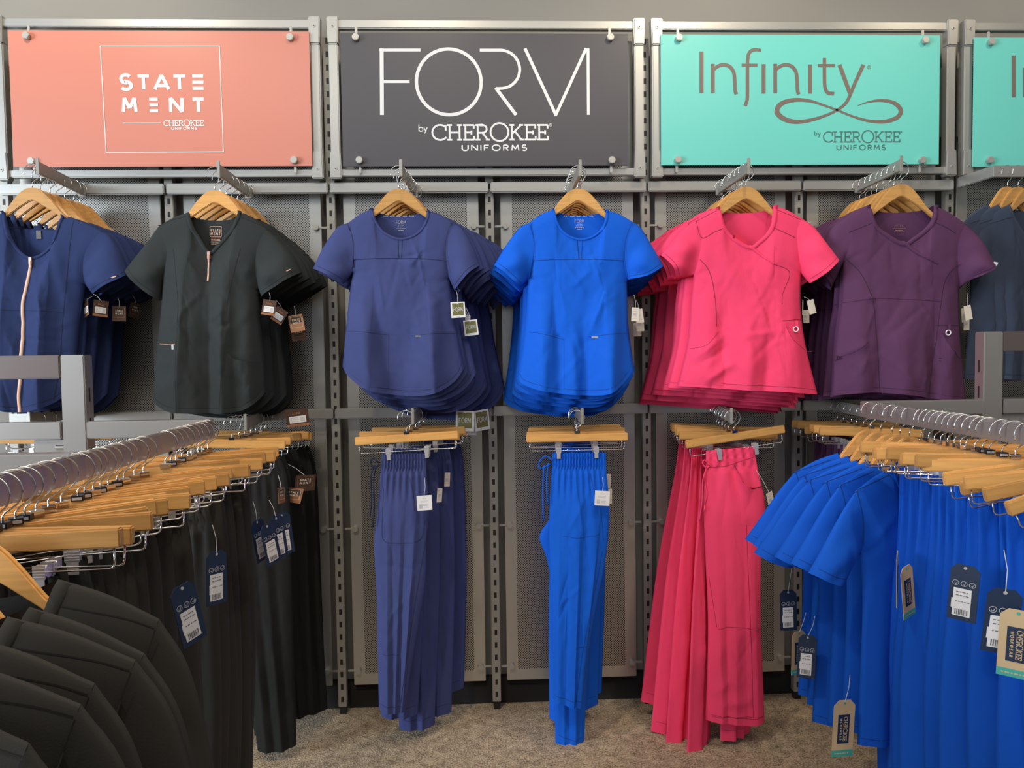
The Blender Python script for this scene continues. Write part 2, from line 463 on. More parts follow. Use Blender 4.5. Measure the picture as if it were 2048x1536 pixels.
    Yb = D*eb*.9+E_*.85*(1-eb)+wr*.006*nz(Xb, Zb, 7, 2.5, seed+20)*sstep(.1, .6, V)*eb
    body.grid(np.stack([Xb, Yb, Zb], -1), flip=True)
    drape = Drape([body])
    sleeves = []
    for side in ('L', 'R'):
        S = sp['sl'+side]
        ns, nt = 30, 26
        s_ = np.linspace(0, 1, ns); t_ = np.linspace(0, 1, nt)
        seam = resample(catmull(sp['arm'+side], 8), nt)
        outer = resample(catmull(S['outer'], 8), ns); inner = resample(catmull(S['inner'], 8), ns)
        cuff = resample(catmull(S['cuff'], 8), nt)
        Q = coons(outer, inner, seam, cuff, s_, t_)          # rows: top -> bottom, columns: seam -> cuff
        A, Bz = Q[..., 0], Q[..., 1]
        tt = t_[:, None]+0*A; ss = s_[None, :]+0*A
        prof = np.sin(PI*np.clip(tt, 0, 1))**.55
        amp = .017+(S.get('depth', .030)-.012)*sstep(.0, .75, ss)
        wav = .0035*np.sin(ss*7+tt*9+seed)*prof*sstep(.1, .4, ss)+.006*nz(A, Bz, 16, 16, seed+31)*prof*sstep(0, .3, ss)
        tilt = S.get('fwd', 0.0)*ss
        F = np.stack([A, -(amp*prof+wav)-tilt, Bz], -1); K = np.stack([A, amp*prof*.85-tilt, Bz], -1)
        m = MB(); fl = side == 'L'
        m.grid(F, flip=fl); m.grid(K, flip=not fl)
        sleeves.append(m)
    dr2 = Drape([body]+sleeves)
    seams = MB(); mi = 1
    for pts, wd in sp.get('seams', []):
        drape.strip(body, pts, wd*1.4, .0006, 1, n=36, thick=False)
    hp = [(p[0], p[1]+.018) for p in sp['hem']]
    hp[0] = (hp[0][0]+.008, hp[0][1]); hp[-1] = (hp[-1][0]-.008, hp[-1][1])
    drape.strip(body, hp, .0014, .0006, 1, n=50, thick=False)
    build('body', body, [fab, STITCH[key]], root, smooth=True, merge=True)
    for side, m in zip('LR', sleeves):
        S = sp['sl'+side]; k = Drape([m])
        c = np.array(S['cuff'], float); o_ = np.array(S['outer'][0], float); i_ = np.array(S['inner'][0], float)
        q = c+((o_+i_)/2-c.mean(0))*.11
        k.strip(m, [q[0]*.94+q[-1]*.06]+[tuple(p) for p in q[1:-1]]+[q[-1]*.94+q[0]*.06], .0014, .0006, 1, n=16, thick=False)
        build('sleeve', m, [fab, STITCH[key]], root, smooth=True, merge=True)
    nb = MB()
    nl = [tuple(p) for p in neck]
    wd = sp.get('band', .011)
    # neckband: a raised strip along the front neckline, just below the edge
    T_ = np.gradient(neck, axis=0); T_ /= np.linalg.norm(T_, axis=1)[:, None]+1e-9
    Nn = np.stack([T_[:, 1], -T_[:, 0]], 1)
    G = np.zeros((4, nN, 3))
    for i in range(nN):
        for k, (q, o) in enumerate(((-.0005, -.001), (.0008, .0022), (wd*.9, .0022), (wd, -.0005))):
            x, z = neck[i]+Nn[i]*q
            G[k, i] = (x, min(drape.y(*(neck[i]+Nn[i]*max(q, .003))), .004)-o, z)
    nb.grid(G)
    if 'overlap' in sp:
        drape.strip(nb, sp['overlap'], [wd, wd*.8, .003], .0024, 0, n=26)
    build('neckband', nb, fab, root, smooth=True, merge=True)
    return root, dr2, drape

# ------------------------------------------------------------------ lettering made of strokes
def arc(cx, cy, rx, ry, a0, a1, n=18):
    return [(cx+rx*math.cos(math.radians(a0+(a1-a0)*k/n)), cy+ry*math.sin(math.radians(a0+(a1-a0)*k/n))) for k in range(n+1)]
def S_shape(w):
    r = .27
    return [arc(w/2, 1-r, w/2*.92, r, 35, 270, 16)+arc(w/2, r, w/2, r, 90, -145, 16)]
SANS = {
 'U': (.72, [[(0, 1), (0, .36)]+arc(.36, .36, .36, .36, 180, 360)+[(.72, .36), (.72, 1)]]),
 'N': (.72, [[(0, 0), (0, 1)], [(0, 1), (.72, 0)], [(.72, 0), (.72, 1)]]),
 'I': (.0, [[(0, 0), (0, 1)]]),
 'F': (.55, [[(0, 0), (0, 1)], [(0, .95), (.55, .95)], [(0, .5), (.48, .5)]]),
 'O': (.95, [arc(.475, .5, .475, .5, 0, 360, 28)]),
 'R': (.58, [[(0, 0), (0, 1)], [(0, .95), (.30, .95)]+arc(.30, .72, .26, .23, 90, -90, 12)+[(0, .49)], [(.26, .48), (.58, 0)]]),
 'M': (.86, [[(0, 0), (.10, 1)], [(.10, 1), (.43, .25)], [(.43, .25), (.76, 1)], [(.76, 1), (.86, 0)]]),
 'S': (.52, S_shape(.52)),
 'T': (.70, [[(0, .93), (.70, .93)], [(.35, 0), (.35, .93)]]),
 'A': (.86, [[(0, 0), (.43, 1)], [(.43, 1), (.86, 0)], [(.18, .27), (.68, .27)]]),
 'E': (.60, [[(0, .93), (.60, .93)], [(0, .5), (.60, .5)], [(0, .07), (.60, .07)]]),
 'W': (1.1, [[(0, 1), (.27, 0)], [(.27, 0), (.55, 1)], [(.55, 1), (.83, 0)], [(.83, 0), (1.1, 1)]]),
 'K': (.62, [[(0, 0), (0, 1)], [(.6, 1), (.02, .42)], [(.2, .6), (.62, 0)]]),
 'L': (.5, [[(0, 0), (0, 1)], [(0, .05), (.5, .05)]]),
}
def sf(x, y, h=.15): return [(x-h, y), (x+h, y)]
SLAB = {
 'C': (.86, [arc(.5, .5, .47, .47, 40, 322, 26), [(.84, .62), (.84, .97)]]),
 'H': (.92, [[(.16, 0), (.16, 1)], [(.76, 0), (.76, 1)], [(.16, .5), (.76, .5)], sf(.16, .96), sf(.16, .04), sf(.76, .96), sf(.76, .04)]),
 'E': (.70, [[(.14, 0), (.14, 1)], [(0, .96), (.66, .96)], [(.14, .5), (.50, .5)], [(0, .04), (.68, .04)], [(.65, .98), (.65, .74)], [(.67, .02), (.67, .27)], [(.50, .62), (.50, .38)]]),
 'R': (.84, [[(.14, 0), (.14, 1)], [(0, .96), (.42, .96)]+arc(.42, .72, .26, .24, 90, -90, 12)+[(.14, .48)], [(.42, .48), (.74, .03)], sf(.14, .04), [(.62, .04), (.86, .04)]]),
 'O': (1.12, [arc(.56, .52, .54, .56, 0, 360, 32)]),
 'K': (.86, [[(.14, 0), (.14, 1)], [(.70, .97), (.16, .42)], [(.32, .58), (.72, .03)], sf(.14, .96), sf(.14, .04), sf(.70, .96, .13), sf(.73, .04, .13)]),
}
SC_N = 0
def stroke(mb, pts, wd, yy, put, mi=0):
    """flat ribbon of width wd along pts; put maps (x, z) to a point of the board"""
    global SC_N
    SC_N += 1; yy = yy-(SC_N % 9)*3e-5
    P = np.array(pts, float); n = len(P)
    wv = np.array(wd) if hasattr(wd, '__len__') else np.full(n, wd)
    T = np.gradient(P, axis=0) if n > 2 else np.array([P[1]-P[0]]*2)
    T = T/(np.linalg.norm(T, axis=1)[:, None]+1e-9)
    N = np.stack([-T[:, 1], T[:, 0]], 1)
    if n > 2:
        d0 = np.diff(P, axis=0); d0 /= np.linalg.norm(d0, axis=1)[:, None]+1e-9
        c = np.ones(n); c[1:-1] = np.sqrt(np.clip((1+np.sum(d0[1:]*d0[:-1], 1))/2, .3, 1)); wv = wv/c
    A = P+N*wv[:, None]/2; B = P-N*wv[:, None]/2
    vs = []
    for i in range(n):
        vs.append(put(A[i, 0], A[i, 1], yy)); vs.append(put(B[i, 0], B[i, 1], yy))
    mb.add(vs, [(2*i, 2*i+1, 2*i+3, 2*i+2) for i in range(n-1)], mi)
def word(mb, text, font, x0, x1, z0, z1, wd, yy, put, mi=0, gap=.3, wk=1.0):
    h = z1-z0
    ws = [font[c][0] if c != ' ' else .4 for c in text]
    tot = sum(ws)+gap*(len(text)-1); sx = (x1-x0)/tot; x = x0
    for c, w_ in zip(text, ws):
        if c != ' ':
            for st in font[c][1]:
                stroke(mb, [(x+p[0]*sx, z0+p[1]*h) for p in st], wd, yy, put, mi)
        x += (w_+gap)*sx
def flat(x, z, y): return (x, y, z)

# ------------------------------------------------------------------ the setting
BAY = .61
mb = MB(); mb.box((-3.6, .09, 0), (6.4, .19, 3.4)); structure(build('wall_back', mb, M_['wall']))
carpet = mat('carpet', (.29, .235, .17), .95)
t = carpet.node_tree; b = t.nodes['Principled BSDF']
tc = t.nodes.new('ShaderNodeTexCoord'); n1 = t.nodes.new('ShaderNodeTexNoise'); n2 = t.nodes.new('ShaderNodeTexNoise')
n1.inputs['Scale'].default_value = 160; n1.inputs['Detail'].default_value = 4; n2.inputs['Scale'].default_value = 26; n2.inputs['Detail'].default_value = 3
mxn = t.nodes.new('ShaderNodeMath'); mxn.operation = 'MULTIPLY_ADD'; mxn.inputs[1].default_value = .45
rp = t.nodes.new('ShaderNodeValToRGB'); rp.color_ramp.elements[0].position = .52; rp.color_ramp.elements[1].position = .92
rp.color_ramp.elements[0].color = (.13, .098, .063, 1); rp.color_ramp.elements[1].color = (.66, .53, .38, 1)
t.links.new(tc.outputs['Object'], n1.inputs['Vector']); t.links.new(tc.outputs['Object'], n2.inputs['Vector'])
t.links.new(n2.outputs['Fac'], mxn.inputs[0]); t.links.new(n1.outputs['Fac'], mxn.inputs[2])
t.links.new(mxn.outputs[0], rp.inputs[0]); t.links.new(rp.outputs[0], b.inputs['Base Color'])
bp = t.nodes.new('ShaderNodeBump'); bp.inputs['Strength'].default_value = .9; bp.inputs['Distance'].default_value = .006
t.links.new(n1.outputs['Fac'], bp.inputs['Height']); t.links.new(bp.outputs[0], b.inputs['Normal'])
mb = MB(); mb.box((-3.6, -5.6, -.08), (6.4, .09, 0)); structure(build('floor', mb, carpet))
mb = MB(); mb.box((-3.6, .055, 0), (6.4, .09, .105)); structure(build('gap_strip_back', mb, M_['black_gap']))  # black strip standing in for the dark gap below the panels

PZ0, PZ1 = .105, 2.63
perf = perf_mat('perforated_panel', (.56, .55, .51), .0098, .0026, .045, .262, PZ0, PZ1)
WHERE_BAY = {-2: 'at the far left edge', -1: 'behind the navy zip tops', 0: 'behind the black zip tops', 1: 'behind the navy round-neck tops',
             2: 'behind the royal blue tops', 3: 'behind the pink tops', 4: 'behind the purple tops', 5: 'behind the grey-navy tops'}
def screws_of(k):
    return [(s, z) for s in (-1, 1) for z in (1.915, .735, .165)]
for k in range(-1, 6):
    cx = (k+.5)*BAY
    mb = MB(); mb.box((-.262, -.008, PZ0), (.262, .004, PZ1))
    p = build('perforated_panel', mb, perf, None, (cx, .036, 0), bevel=.002)
    tag(p, 'tall grey perforated metal wall panel '+WHERE_BAY.get(k, 'beyond the right edge of the rack'), 'wall panel', 'perforated wall panels')
    for s, z in screws_of(k):
        mb = MB(); mb.disc((s*.243, z), .0115, -.024, -.008, 18); mb.box((min(s*.243, s*.285), -.012, z-.004), (max(s*.243, s*.285), -.007, z+.004))
        build('screw_knob', mb, M_['knob'], p, bevel=.001)
POSTS = {-1: 'at the left edge beside the navy zip top', 0: 'between the navy zip tops and the black zip tops', 1: 'between the black tops and the navy round-neck tops',
         2: 'between the navy round-neck tops and the royal blue tops', 3: 'between the royal blue tops and the pink tops',
         4: 'between the pink tops and the purple tops', 5: 'right of the purple tops', 6: 'beyond the right edge'}
for k in range(-1, 6):
    mb = MB(); mb.box((-.0165, 0, .03), (.0165, .032, 2.63))
    p = build('slotted_upright', mb, M_['slot'], None, (k*BAY, 0, 0), bevel=.002)
    tag(p, 'slotted grey steel wall upright '+POSTS[k], 'wall upright', 'slotted wall uprights')
    mb = MB(); mb.box((-.013, .002, 0), (.013, .03, .031)); build('foot', mb, M_['blackp'], p)
BARS = {-2: 'over the left edge', -1: 'carrying the arm of navy zip tops', 0: 'carrying the arm of black zip tops', 1: 'carrying the arm of navy round-neck tops', 2: 'carrying the arm of royal blue tops',
        3: 'carrying the arm of pink tops', 4: 'carrying the arm of purple tops'}
BARL = {-2: 'low at the left edge', -1: 'below the navy zip tops', 0: 'carrying the arm of black trousers', 1: 'carrying the arm of navy trousers', 2: 'carrying the arm of royal blue trousers',
        3: 'carrying the arm of pink trousers', 4: 'carrying the arm of purple trousers', 5: 'low behind the grey-navy tops'}
for k in range(-1, 6):
    for z1, D_, nm in ((2.0752, BARS, 'upper'), (1.2158, BARL, 'lower')):
        if k not in D_: continue
        mb = MB(); mb.box((k*BAY+.004, -.034, z1-.040), ((k+1)*BAY-.004, -.012, z1))
        o = build('crossbar', mb, M_['steel'], None, bevel=.004)
        tag(o, 'silver '+nm+' wall crossbar '+D_[k], 'crossbar', nm+' wall crossbars')
        mb = MB()
        for xx in (k*BAY+.02, (k+1)*BAY-.02): mb.box((xx-.008, -.013, z1-.034), (xx+.008, .003, z1-.006))
        build('bracket_tab', mb, M_['steel2'], o)

# ------------------------------------------------------------------ sign frames and signs
FR = {-1: 'around the coral sign', 1: 'around the charcoal sign', 3: 'around the whole turquoise sign', 5: 'around the turquoise sign cut by the right edge'}
for k in (-1, 1, 3, 5):
    x0, x1 = k*BAY+.034, (k+2)*BAY-.034
    root = thing('metal_surround', ((x0+x1)/2, -.03, 2.088), 'silver tube frame '+FR[k], 'sign surround', 'sign surrounds along the wall top')
    hx = (x1-x0)/2; H = 2.6755-2.088
    for nm, z0, z1 in (('top_rail', H-.034, H-.003), ('bottom_rail', .006, .033)):
        mb = MB(); mb.box((-hx, -.024, z0), (hx, .004, z1)); build(nm, mb, M_['steel'], root, bevel=.003)
    for s in (-1, 1):
        mb = MB(); mb.box((s*hx-.0175, -.026, 0), (s*hx+.0175, .012, H)); build('side_post', mb, M_['steel'], root, bevel=.004)
        mb = MB(); mb.box((s*hx-.012, .012, .16), (s*hx+.012, .03, H-.16)); build('hook_plate', mb, M_['steel2'], root)
        for z0, z1 in ((-.004, .098), (H-.094, H+.006)):
            mb = MB()
            wa, wb = (.0225, .019) if z0 < .1 else (.019, .0225)
            mb.prism([(s*hx-wa, z0), (s*hx+wa, z0), (s*hx+wb, z1), (s*hx-wb, z1)], -.034, .006)
            br = build('corner_bracket', mb, M_['steel'], root, bevel=.004)
            zc = z0+.036 if z0 < .1 else z1-.036
            mb = MB(); mb.disc((s*hx, zc), .0062, -.0358, -.033, 16); mb.disc((s*hx, zc), .0032, -.0364, -.0357, 6, 1)
            build('screw', mb, [M_['knob'], M_['ink']], br)
YS = -.074
def sign(corners, label, m, knobs):
    P = [at(x, y, YS) for x, y in corners]
    x0 = (P[0][0]+P[3][0])/2; x1 = (P[1][0]+P[2][0])/2; z1 = (P[0][2]+P[1][2])/2; z0 = (P[2][2]+P[3][2])/2
    root = thing('sign_board', ((x0+x1)/2, YS, z0), label, 'sign')
    c = root.location
    mb = MB(); mb.box((x0-c.x, 0, 0), (x1-c.x, .006, z1-z0)); build('board', mb, m, root, bevel=.001)
    for i, (x, y) in enumerate(knobs):
        p = at(x, y, YS-.01)-np.array(c)
        mb = MB(); mb.disc((p[0], p[2]), .0145, -.016, 0, 6)
        up = 1 if i < 2 else -1
        mb.box((p[0]-.005, .006, min(p[2], p[2]+up*.045)), (p[0]+.005, .012, max(p[2], p[2]+up*.045)))
        build('standoff_knob', mb, M_['knob'], root, bevel=.002)
    def B(x, y): p = at(x, y, YS)-np.array(c); return p[0], p[2]
    return root, B
def tx(mb, s, font, a, b, top, bot, wd, B, mi=0, gap=.3):
    """a word between photo columns a..b and rows top..bot of the board"""
    x0, z0 = B(a, bot); x1, z1 = B(b, bot); _, zt = B((a+b)/2, top); _, zb = B((a+b)/2, bot)
    word(mb, s, font, x0, x1, zb, zt, wd, -.0009, flat, mi, gap)
def ink(name, mb, m, root): return build(name, mb, m, root)
def BY(mb, B, x0, x1, yt, yb, yd, wd):
    """the little word by; yt cap top, yb baseline, yd descender"""
    xa, zb = B(x0, yb); xb, zt = B(x1, yt); _, zd = B(x0, yd); h = zt-zb; W = xb-xa
    r = h*.29
    stroke(mb, [(xa, zb), (xa, zt)], wd, -.0009, flat); stroke(mb, arc(xa+r, zb+r, r, r, 0, 360, 18), wd, -.0009, flat)
    xs = xa+W*.60; stroke(mb, [(xs, zb+2*r), (xs+W*.22, zb)], wd, -.0009, flat); stroke(mb, [(xb, zb+2*r), (xs+W*.08, zd)], wd, -.0009, flat)
def REG(mb, B, x, y, r, wd):
    cx, cz = B(x, y); stroke(mb, arc(cx, cz, r, r, 0, 360, 18), wd, -.0009, flat)
    for st in SANS['R'][1]: stroke(mb, [(cx-r*.35+p[0]*r, cz-r*.5+p[1]*r) for p in st], wd*.9, -.0009, flat)

# coral sign
root, B = sign([(15, 62), (618, 62), (625, 332), (27, 334)], 'coral sign with bold white lettering inside a thin square outline', M_['coral'],
               [(52, 71), (580, 74), (62.5, 322), (588, 320)])
mb = MB(); q = [B(200.6, 92.3), B(439, 92.3), B(447, 303.5), B(212.6, 305)]
for i in range(4): stroke(mb, [q[i], q[(i+1) % 4]], .0026, -.0009, flat)
stroke(mb, [B(246, 246.5), B(322, 246)], .0024, -.0009, flat); ink('square_outline', mb, M_['letw'], root)
for ch, a, b_ in (('S', 242, 263), ('T', 276.5, 299), ('A', 310, 338), ('T', 348, 371), ('E', 385.5, 407.5)):
    mb = MB(); tx(mb, ch, SANS, a, b_, 150, 179, .0120, B); ink('letter', mb, M_['letw'], root)
for ch, a, b_ in (('M', 247, 272.5), ('N', 342, 364.5), ('T', 386, 408.5)): mb = MB(); tx(mb, ch, SANS, a, b_, 196, 223.8, .0120, B); ink('letter', mb, M_['letw'], root)
mb = MB()
xa, z_ = B(299, 210); xb, _ = B(316, 210)
for yy_ in (198.5, 210, 221.5): stroke(mb, [(xa, B(300, yy_)[1]), (xb, B(300, yy_)[1])], .0105, -.0009, flat)
ink('letter', mb, M_['letw'], root)
mb = MB(); tx(mb, 'CHEROKEE', SLAB, 328, 408, 240.5, 252, .0028, B, gap=.06); tx(mb, 'UNIFORMS', SANS, 343.5, 394, 254.6, 259.4, .0022, B, gap=.45)
ink('small_lettering', mb, M_['letw'], root)

# charcoal sign
root, B = sign([(681, 66), (1256, 67), (1256, 332), (685, 332)], 'charcoal sign with large thin white capitals', M_['charcoal'],
               [(711, 74), (1221, 74), (718.5, 320), (1224, 320)])
K = lambda x, y: B(600+x*.36133, y*.36133)
mb = MB(); SW = .0107
for a, b_ in (((452, 268), (454, 637)), ((440, 277), (667, 277)), ((452, 452), (607, 452))):
    stroke(mb, [K(*a), K(*b_)], SW*(1.35 if a[1] == 268 else 1), -.0009, flat)
cx_, cz_ = K(824, 454); rx_ = (K(1003, 454)[0]-K(645, 454)[0])/2; rz_ = (K(824, 272)[1]-K(824, 636)[1])/2
stroke(mb, arc(cx_, cz_, rx_, rz_, 0, 360, 64), SW*1.15, -.0009, flat)
pts = [K(995, 278), K(1108, 278)]
ccx, ccz = K(1110, 384); rr = K(1110, 278)[1]-ccz
stroke(mb, pts+arc(ccx, ccz, K(1216, 384)[0]-ccx, rr, 88, -90, 28)+[K(1085, 491)], SW, -.0009, flat)
stroke(mb, [K(1083, 486), K(1196, 637)], SW*1.2, -.0009, flat)
stroke(mb, [K(1245, 268), K(1418, 640)], SW*1.1, -.0009, flat); stroke(mb, [K(1414, 640), K(1584, 268)], SW*1.05, -.0009, flat); stroke(mb, [K(1594, 268), K(1596, 636)], SW, -.0009, flat)
ink('large_lettering', mb, M_['letw'], root)
mb = MB(); tx(mb, 'CHEROKEE', SLAB, 864, 1097, 249, 281, .0068, B, gap=.05); REG(mb, B, 1101, 250, .005, .0012)
BY(mb, B, 838, 854.5, 249, 263, 267, .0032)
tx(mb, 'UNIFORMS', SANS, 924.5, 1053, 290, 301, .0045, B, gap=.42); ink('small_lettering', mb, M_['letw'], root)

# turquoise signs
def infinity(corners, knobs, label, ox, oy):
    root, B = sign(corners, label, M_['aqua'], knobs)
    K = lambda x, y: B(1260+x*.38477+ox, y*.38477+oy)
    def S(pts, wd, sm=True):
        Q = catmull([K(*p) for p in pts], 8) if sm and len(pts) > 2 else [K(*p) for p in pts]
        wv = wd if not hasattr(wd, '__len__') else np.interp(np.linspace(0, 1, len(Q)), np.linspace(0, 1, len(wd)), wd)
        stroke(mb, Q, wv, -.0009, flat)
    mb = MB(); s = .0132
    S([(371, 268), (371, 484)], s*1.15)
    for x in (430, 754):
        S([(x, 332), (x, 484)], s*1.1)
        S([(x, 372), (x+18, 350), (x+50, 337), (x+85, 345), (x+108, 375), (x+114, 420), (x+116, 470), (x+122, 490)], [s*.7, s*.9, s, s, s, s, s, s])
    S([(682, 262), (650, 258), (625, 268), (612, 300), (610, 380), (610, 480), (608, 520), (598, 551)], [s*.8, s*.9, s, s, s, s, s, s])
    S([(580, 339), (662, 339)], s*.85); S([(694, 334), (694, 486)], s*1.15); S([(935, 336), (935, 486)], s*1.15)
    S([(1010, 302), (1010, 400), (1013, 455), (1028, 482), (1060, 487)], s); S([(976, 341), (1064, 341)], s*.85)
    S([(1088, 337), (1142, 484)], s*1.15, False)
    S([(1212, 337), (1165, 440), (1125, 530), (1070, 575), (1000, 606), (920, 628), (850, 632), (795, 615), (763, 580), (785, 540), (850, 520), (930, 524), (1000, 545), (1080, 574), (1160, 606), (1240, 628), (1320, 632), (1385, 612), (1407, 575), (1375, 537), (1310, 522), (1240, 530), (1182, 549)],
      [s*1.1, s, s*.9, s*.7, s*.75, s, s*1.25, s*1.4, s*1.5, s*1.3, s*1.1, s*.8, s*.6, s*.55, s*.6, s*.8, s*1.05, s*1.2, s*1.3, s*1.1, s*.8, s*.45, s*.12])
    REG(mb, B, 1260+1242*.38477+ox, 350*.38477+oy, .0065, .0014)
    ink('script_lettering', mb, M_['lett'], root)
    mb = MB(); tx(mb, 'CHEROKEE', SLAB, 1646+ox, 1800+ox, 263+oy, 284.6+oy, .0042, B, gap=.06)
    BY(mb, B, 1629+ox, 1640.5+ox, 262+oy, 270.5+oy, 275+oy, .0022); REG(mb, B, 1802.5+ox, 264+oy, .0028, .0008)
    tx(mb, 'UNIFORMS', SANS, 1673.5+ox, 1770+ox, 290+oy, 299.6+oy, .0032, B, gap=.45); ink('small_lettering', mb, M_['letg'], root)
infinity([(1322, 67), (1882.6, 72), (1875.7, 330), (1322, 329)], [(1358, 75), (1851, 80), (1356, 319), (1845.5, 320)], 'turquoise sign with taupe script and a looping underline, fully in view', 0, 0)
infinity([(1949, 73), (2500, 78), (2493, 335), (1946, 331)], [(1983.5, 83), (2470, 86), (1980.5, 320), (2465, 324)], 'second turquoise sign, cut off by the right edge of the photo', 624, 8)

# ------------------------------------------------------------------ hangers
def hook_path():
    p = [(-.0200*1.0, 0, -.038)]
    for a in np.linspace(196, -62, 26):
        p.append((.0275*math.cos(math.radians(a)), 0, -.026+.0275*math.sin(math.radians(a))))
    p += [(.004, 0, -.0565), (0, 0, -.062), (0, 0, -.084)]
    return p[1:]
def hanger_proto(name='clothes_hanger'):
    root = bpy.data.objects.new(name, None); COL.objects.link(root)
    up = catmull([(0, -.078), (.018, -.080), (.040, -.093), (.062, -.117), (.083, -.144), (.096, -.160), (.112, -.174), (.135, -.192), (.155, -.208)], 6)
    lo = np.array([(.155, -.226), (.135, -.212), (.112, -.195), (.088, -.174), (.045, -.144), (.010, -.122), (0, -.120)])
    half = [tuple(p) for p in up]+[tuple(p) for p in lo]
    pts = half+[(-x, z) for x, z in reversed(half[1:-1])]
    mb = MB(); mb.prism(pts, -.0055, .0055)
    build('wooden_body', mb, M_['wood'], root, bevel=.0024, seg=2)
    mb = MB(); mb.tube(hook_path(), .0015, 7); build('hook', mb, M_['chrome'], root, smooth=True)
    return root
def clip_hanger_proto(name='trouser_hanger', L=.178, dark=False):
    root = bpy.data.objects.new(name, None); COL.objects.link(root)
    mb = MB(); mb.box((-L, -.0075, -.108), (L, .0075, -.080)); build('wooden_bar', mb, M_['wood'], root, bevel=.0025)
    mb = MB(); mb.tube(hook_path(), .0015, 7); build('hook', mb, M_['chrome'], root, smooth=True)
    mb = MB(); mb.box((-.0095, -.0085, -.0795), (.0095, .0085, -.070)); mb.box((-.0080, -.0093, -.0782), (.0080, -.0084, -.0722), 1)
    build('size_clip', mb, [M_['blackp'], M_['silverm']] if dark else [M_['chrome'], M_['chrome']], root, bevel=.001)
    mb = MB(); l = L-.012
    mb.tube([(-l, 0, -.107), (-l, 0, -.130), (-l+.002, 0, -.136), (-l+.008, 0, -.139), (l-.008, 0, -.139), (l-.002, 0, -.136), (l, 0, -.130), (l, 0, -.107)], .0016, 7)
    build('wire_bar', mb, M_['chrome'], root, smooth=True)
    for x in (-.066, .066):
        mb = MB()
        for s in (-1, 1):
            mb.prism([(x-.0085, -.127), (x+.0085, -.127), (x+.0085, -.146), (x+.0065, -.148), (x+.0065, -.166), (x-.0065, -.166), (x-.0065, -.148), (x-.0085, -.146)], s*.0105-.0012, s*.0105+.0012)
            for q in range(4): mb.box((x-.0085, s*.0105+s*.001-.0008, -.131-q*.004-.001), (x+.0085, s*.0105+s*.001+.0008, -.131-q*.004))
        mb.tube([(x-.008, 0, -.137), (x+.008, 0, -.137)], .0095, 10)
        build('clip', mb, M_['silverm'], root)
    return root
HANGER = hanger_proto(); CLIPH = clip_hanger_proto(); CLIPHD = clip_hanger_proto(dark=True)
USED = set()
def use(proto, loc, label, cat, group, rz=0, ry=0, rx=0, sc=1.0, keep=None):
    o = proto if proto.name not in USED else dup(proto, keep)
    USED.add(proto.name); USED.add(o.name)
    o.location = loc; o.rotation_euler = (rx, ry, rz); o.scale = (sc, sc, sc)
    tag(o, label, cat, group)
    return o

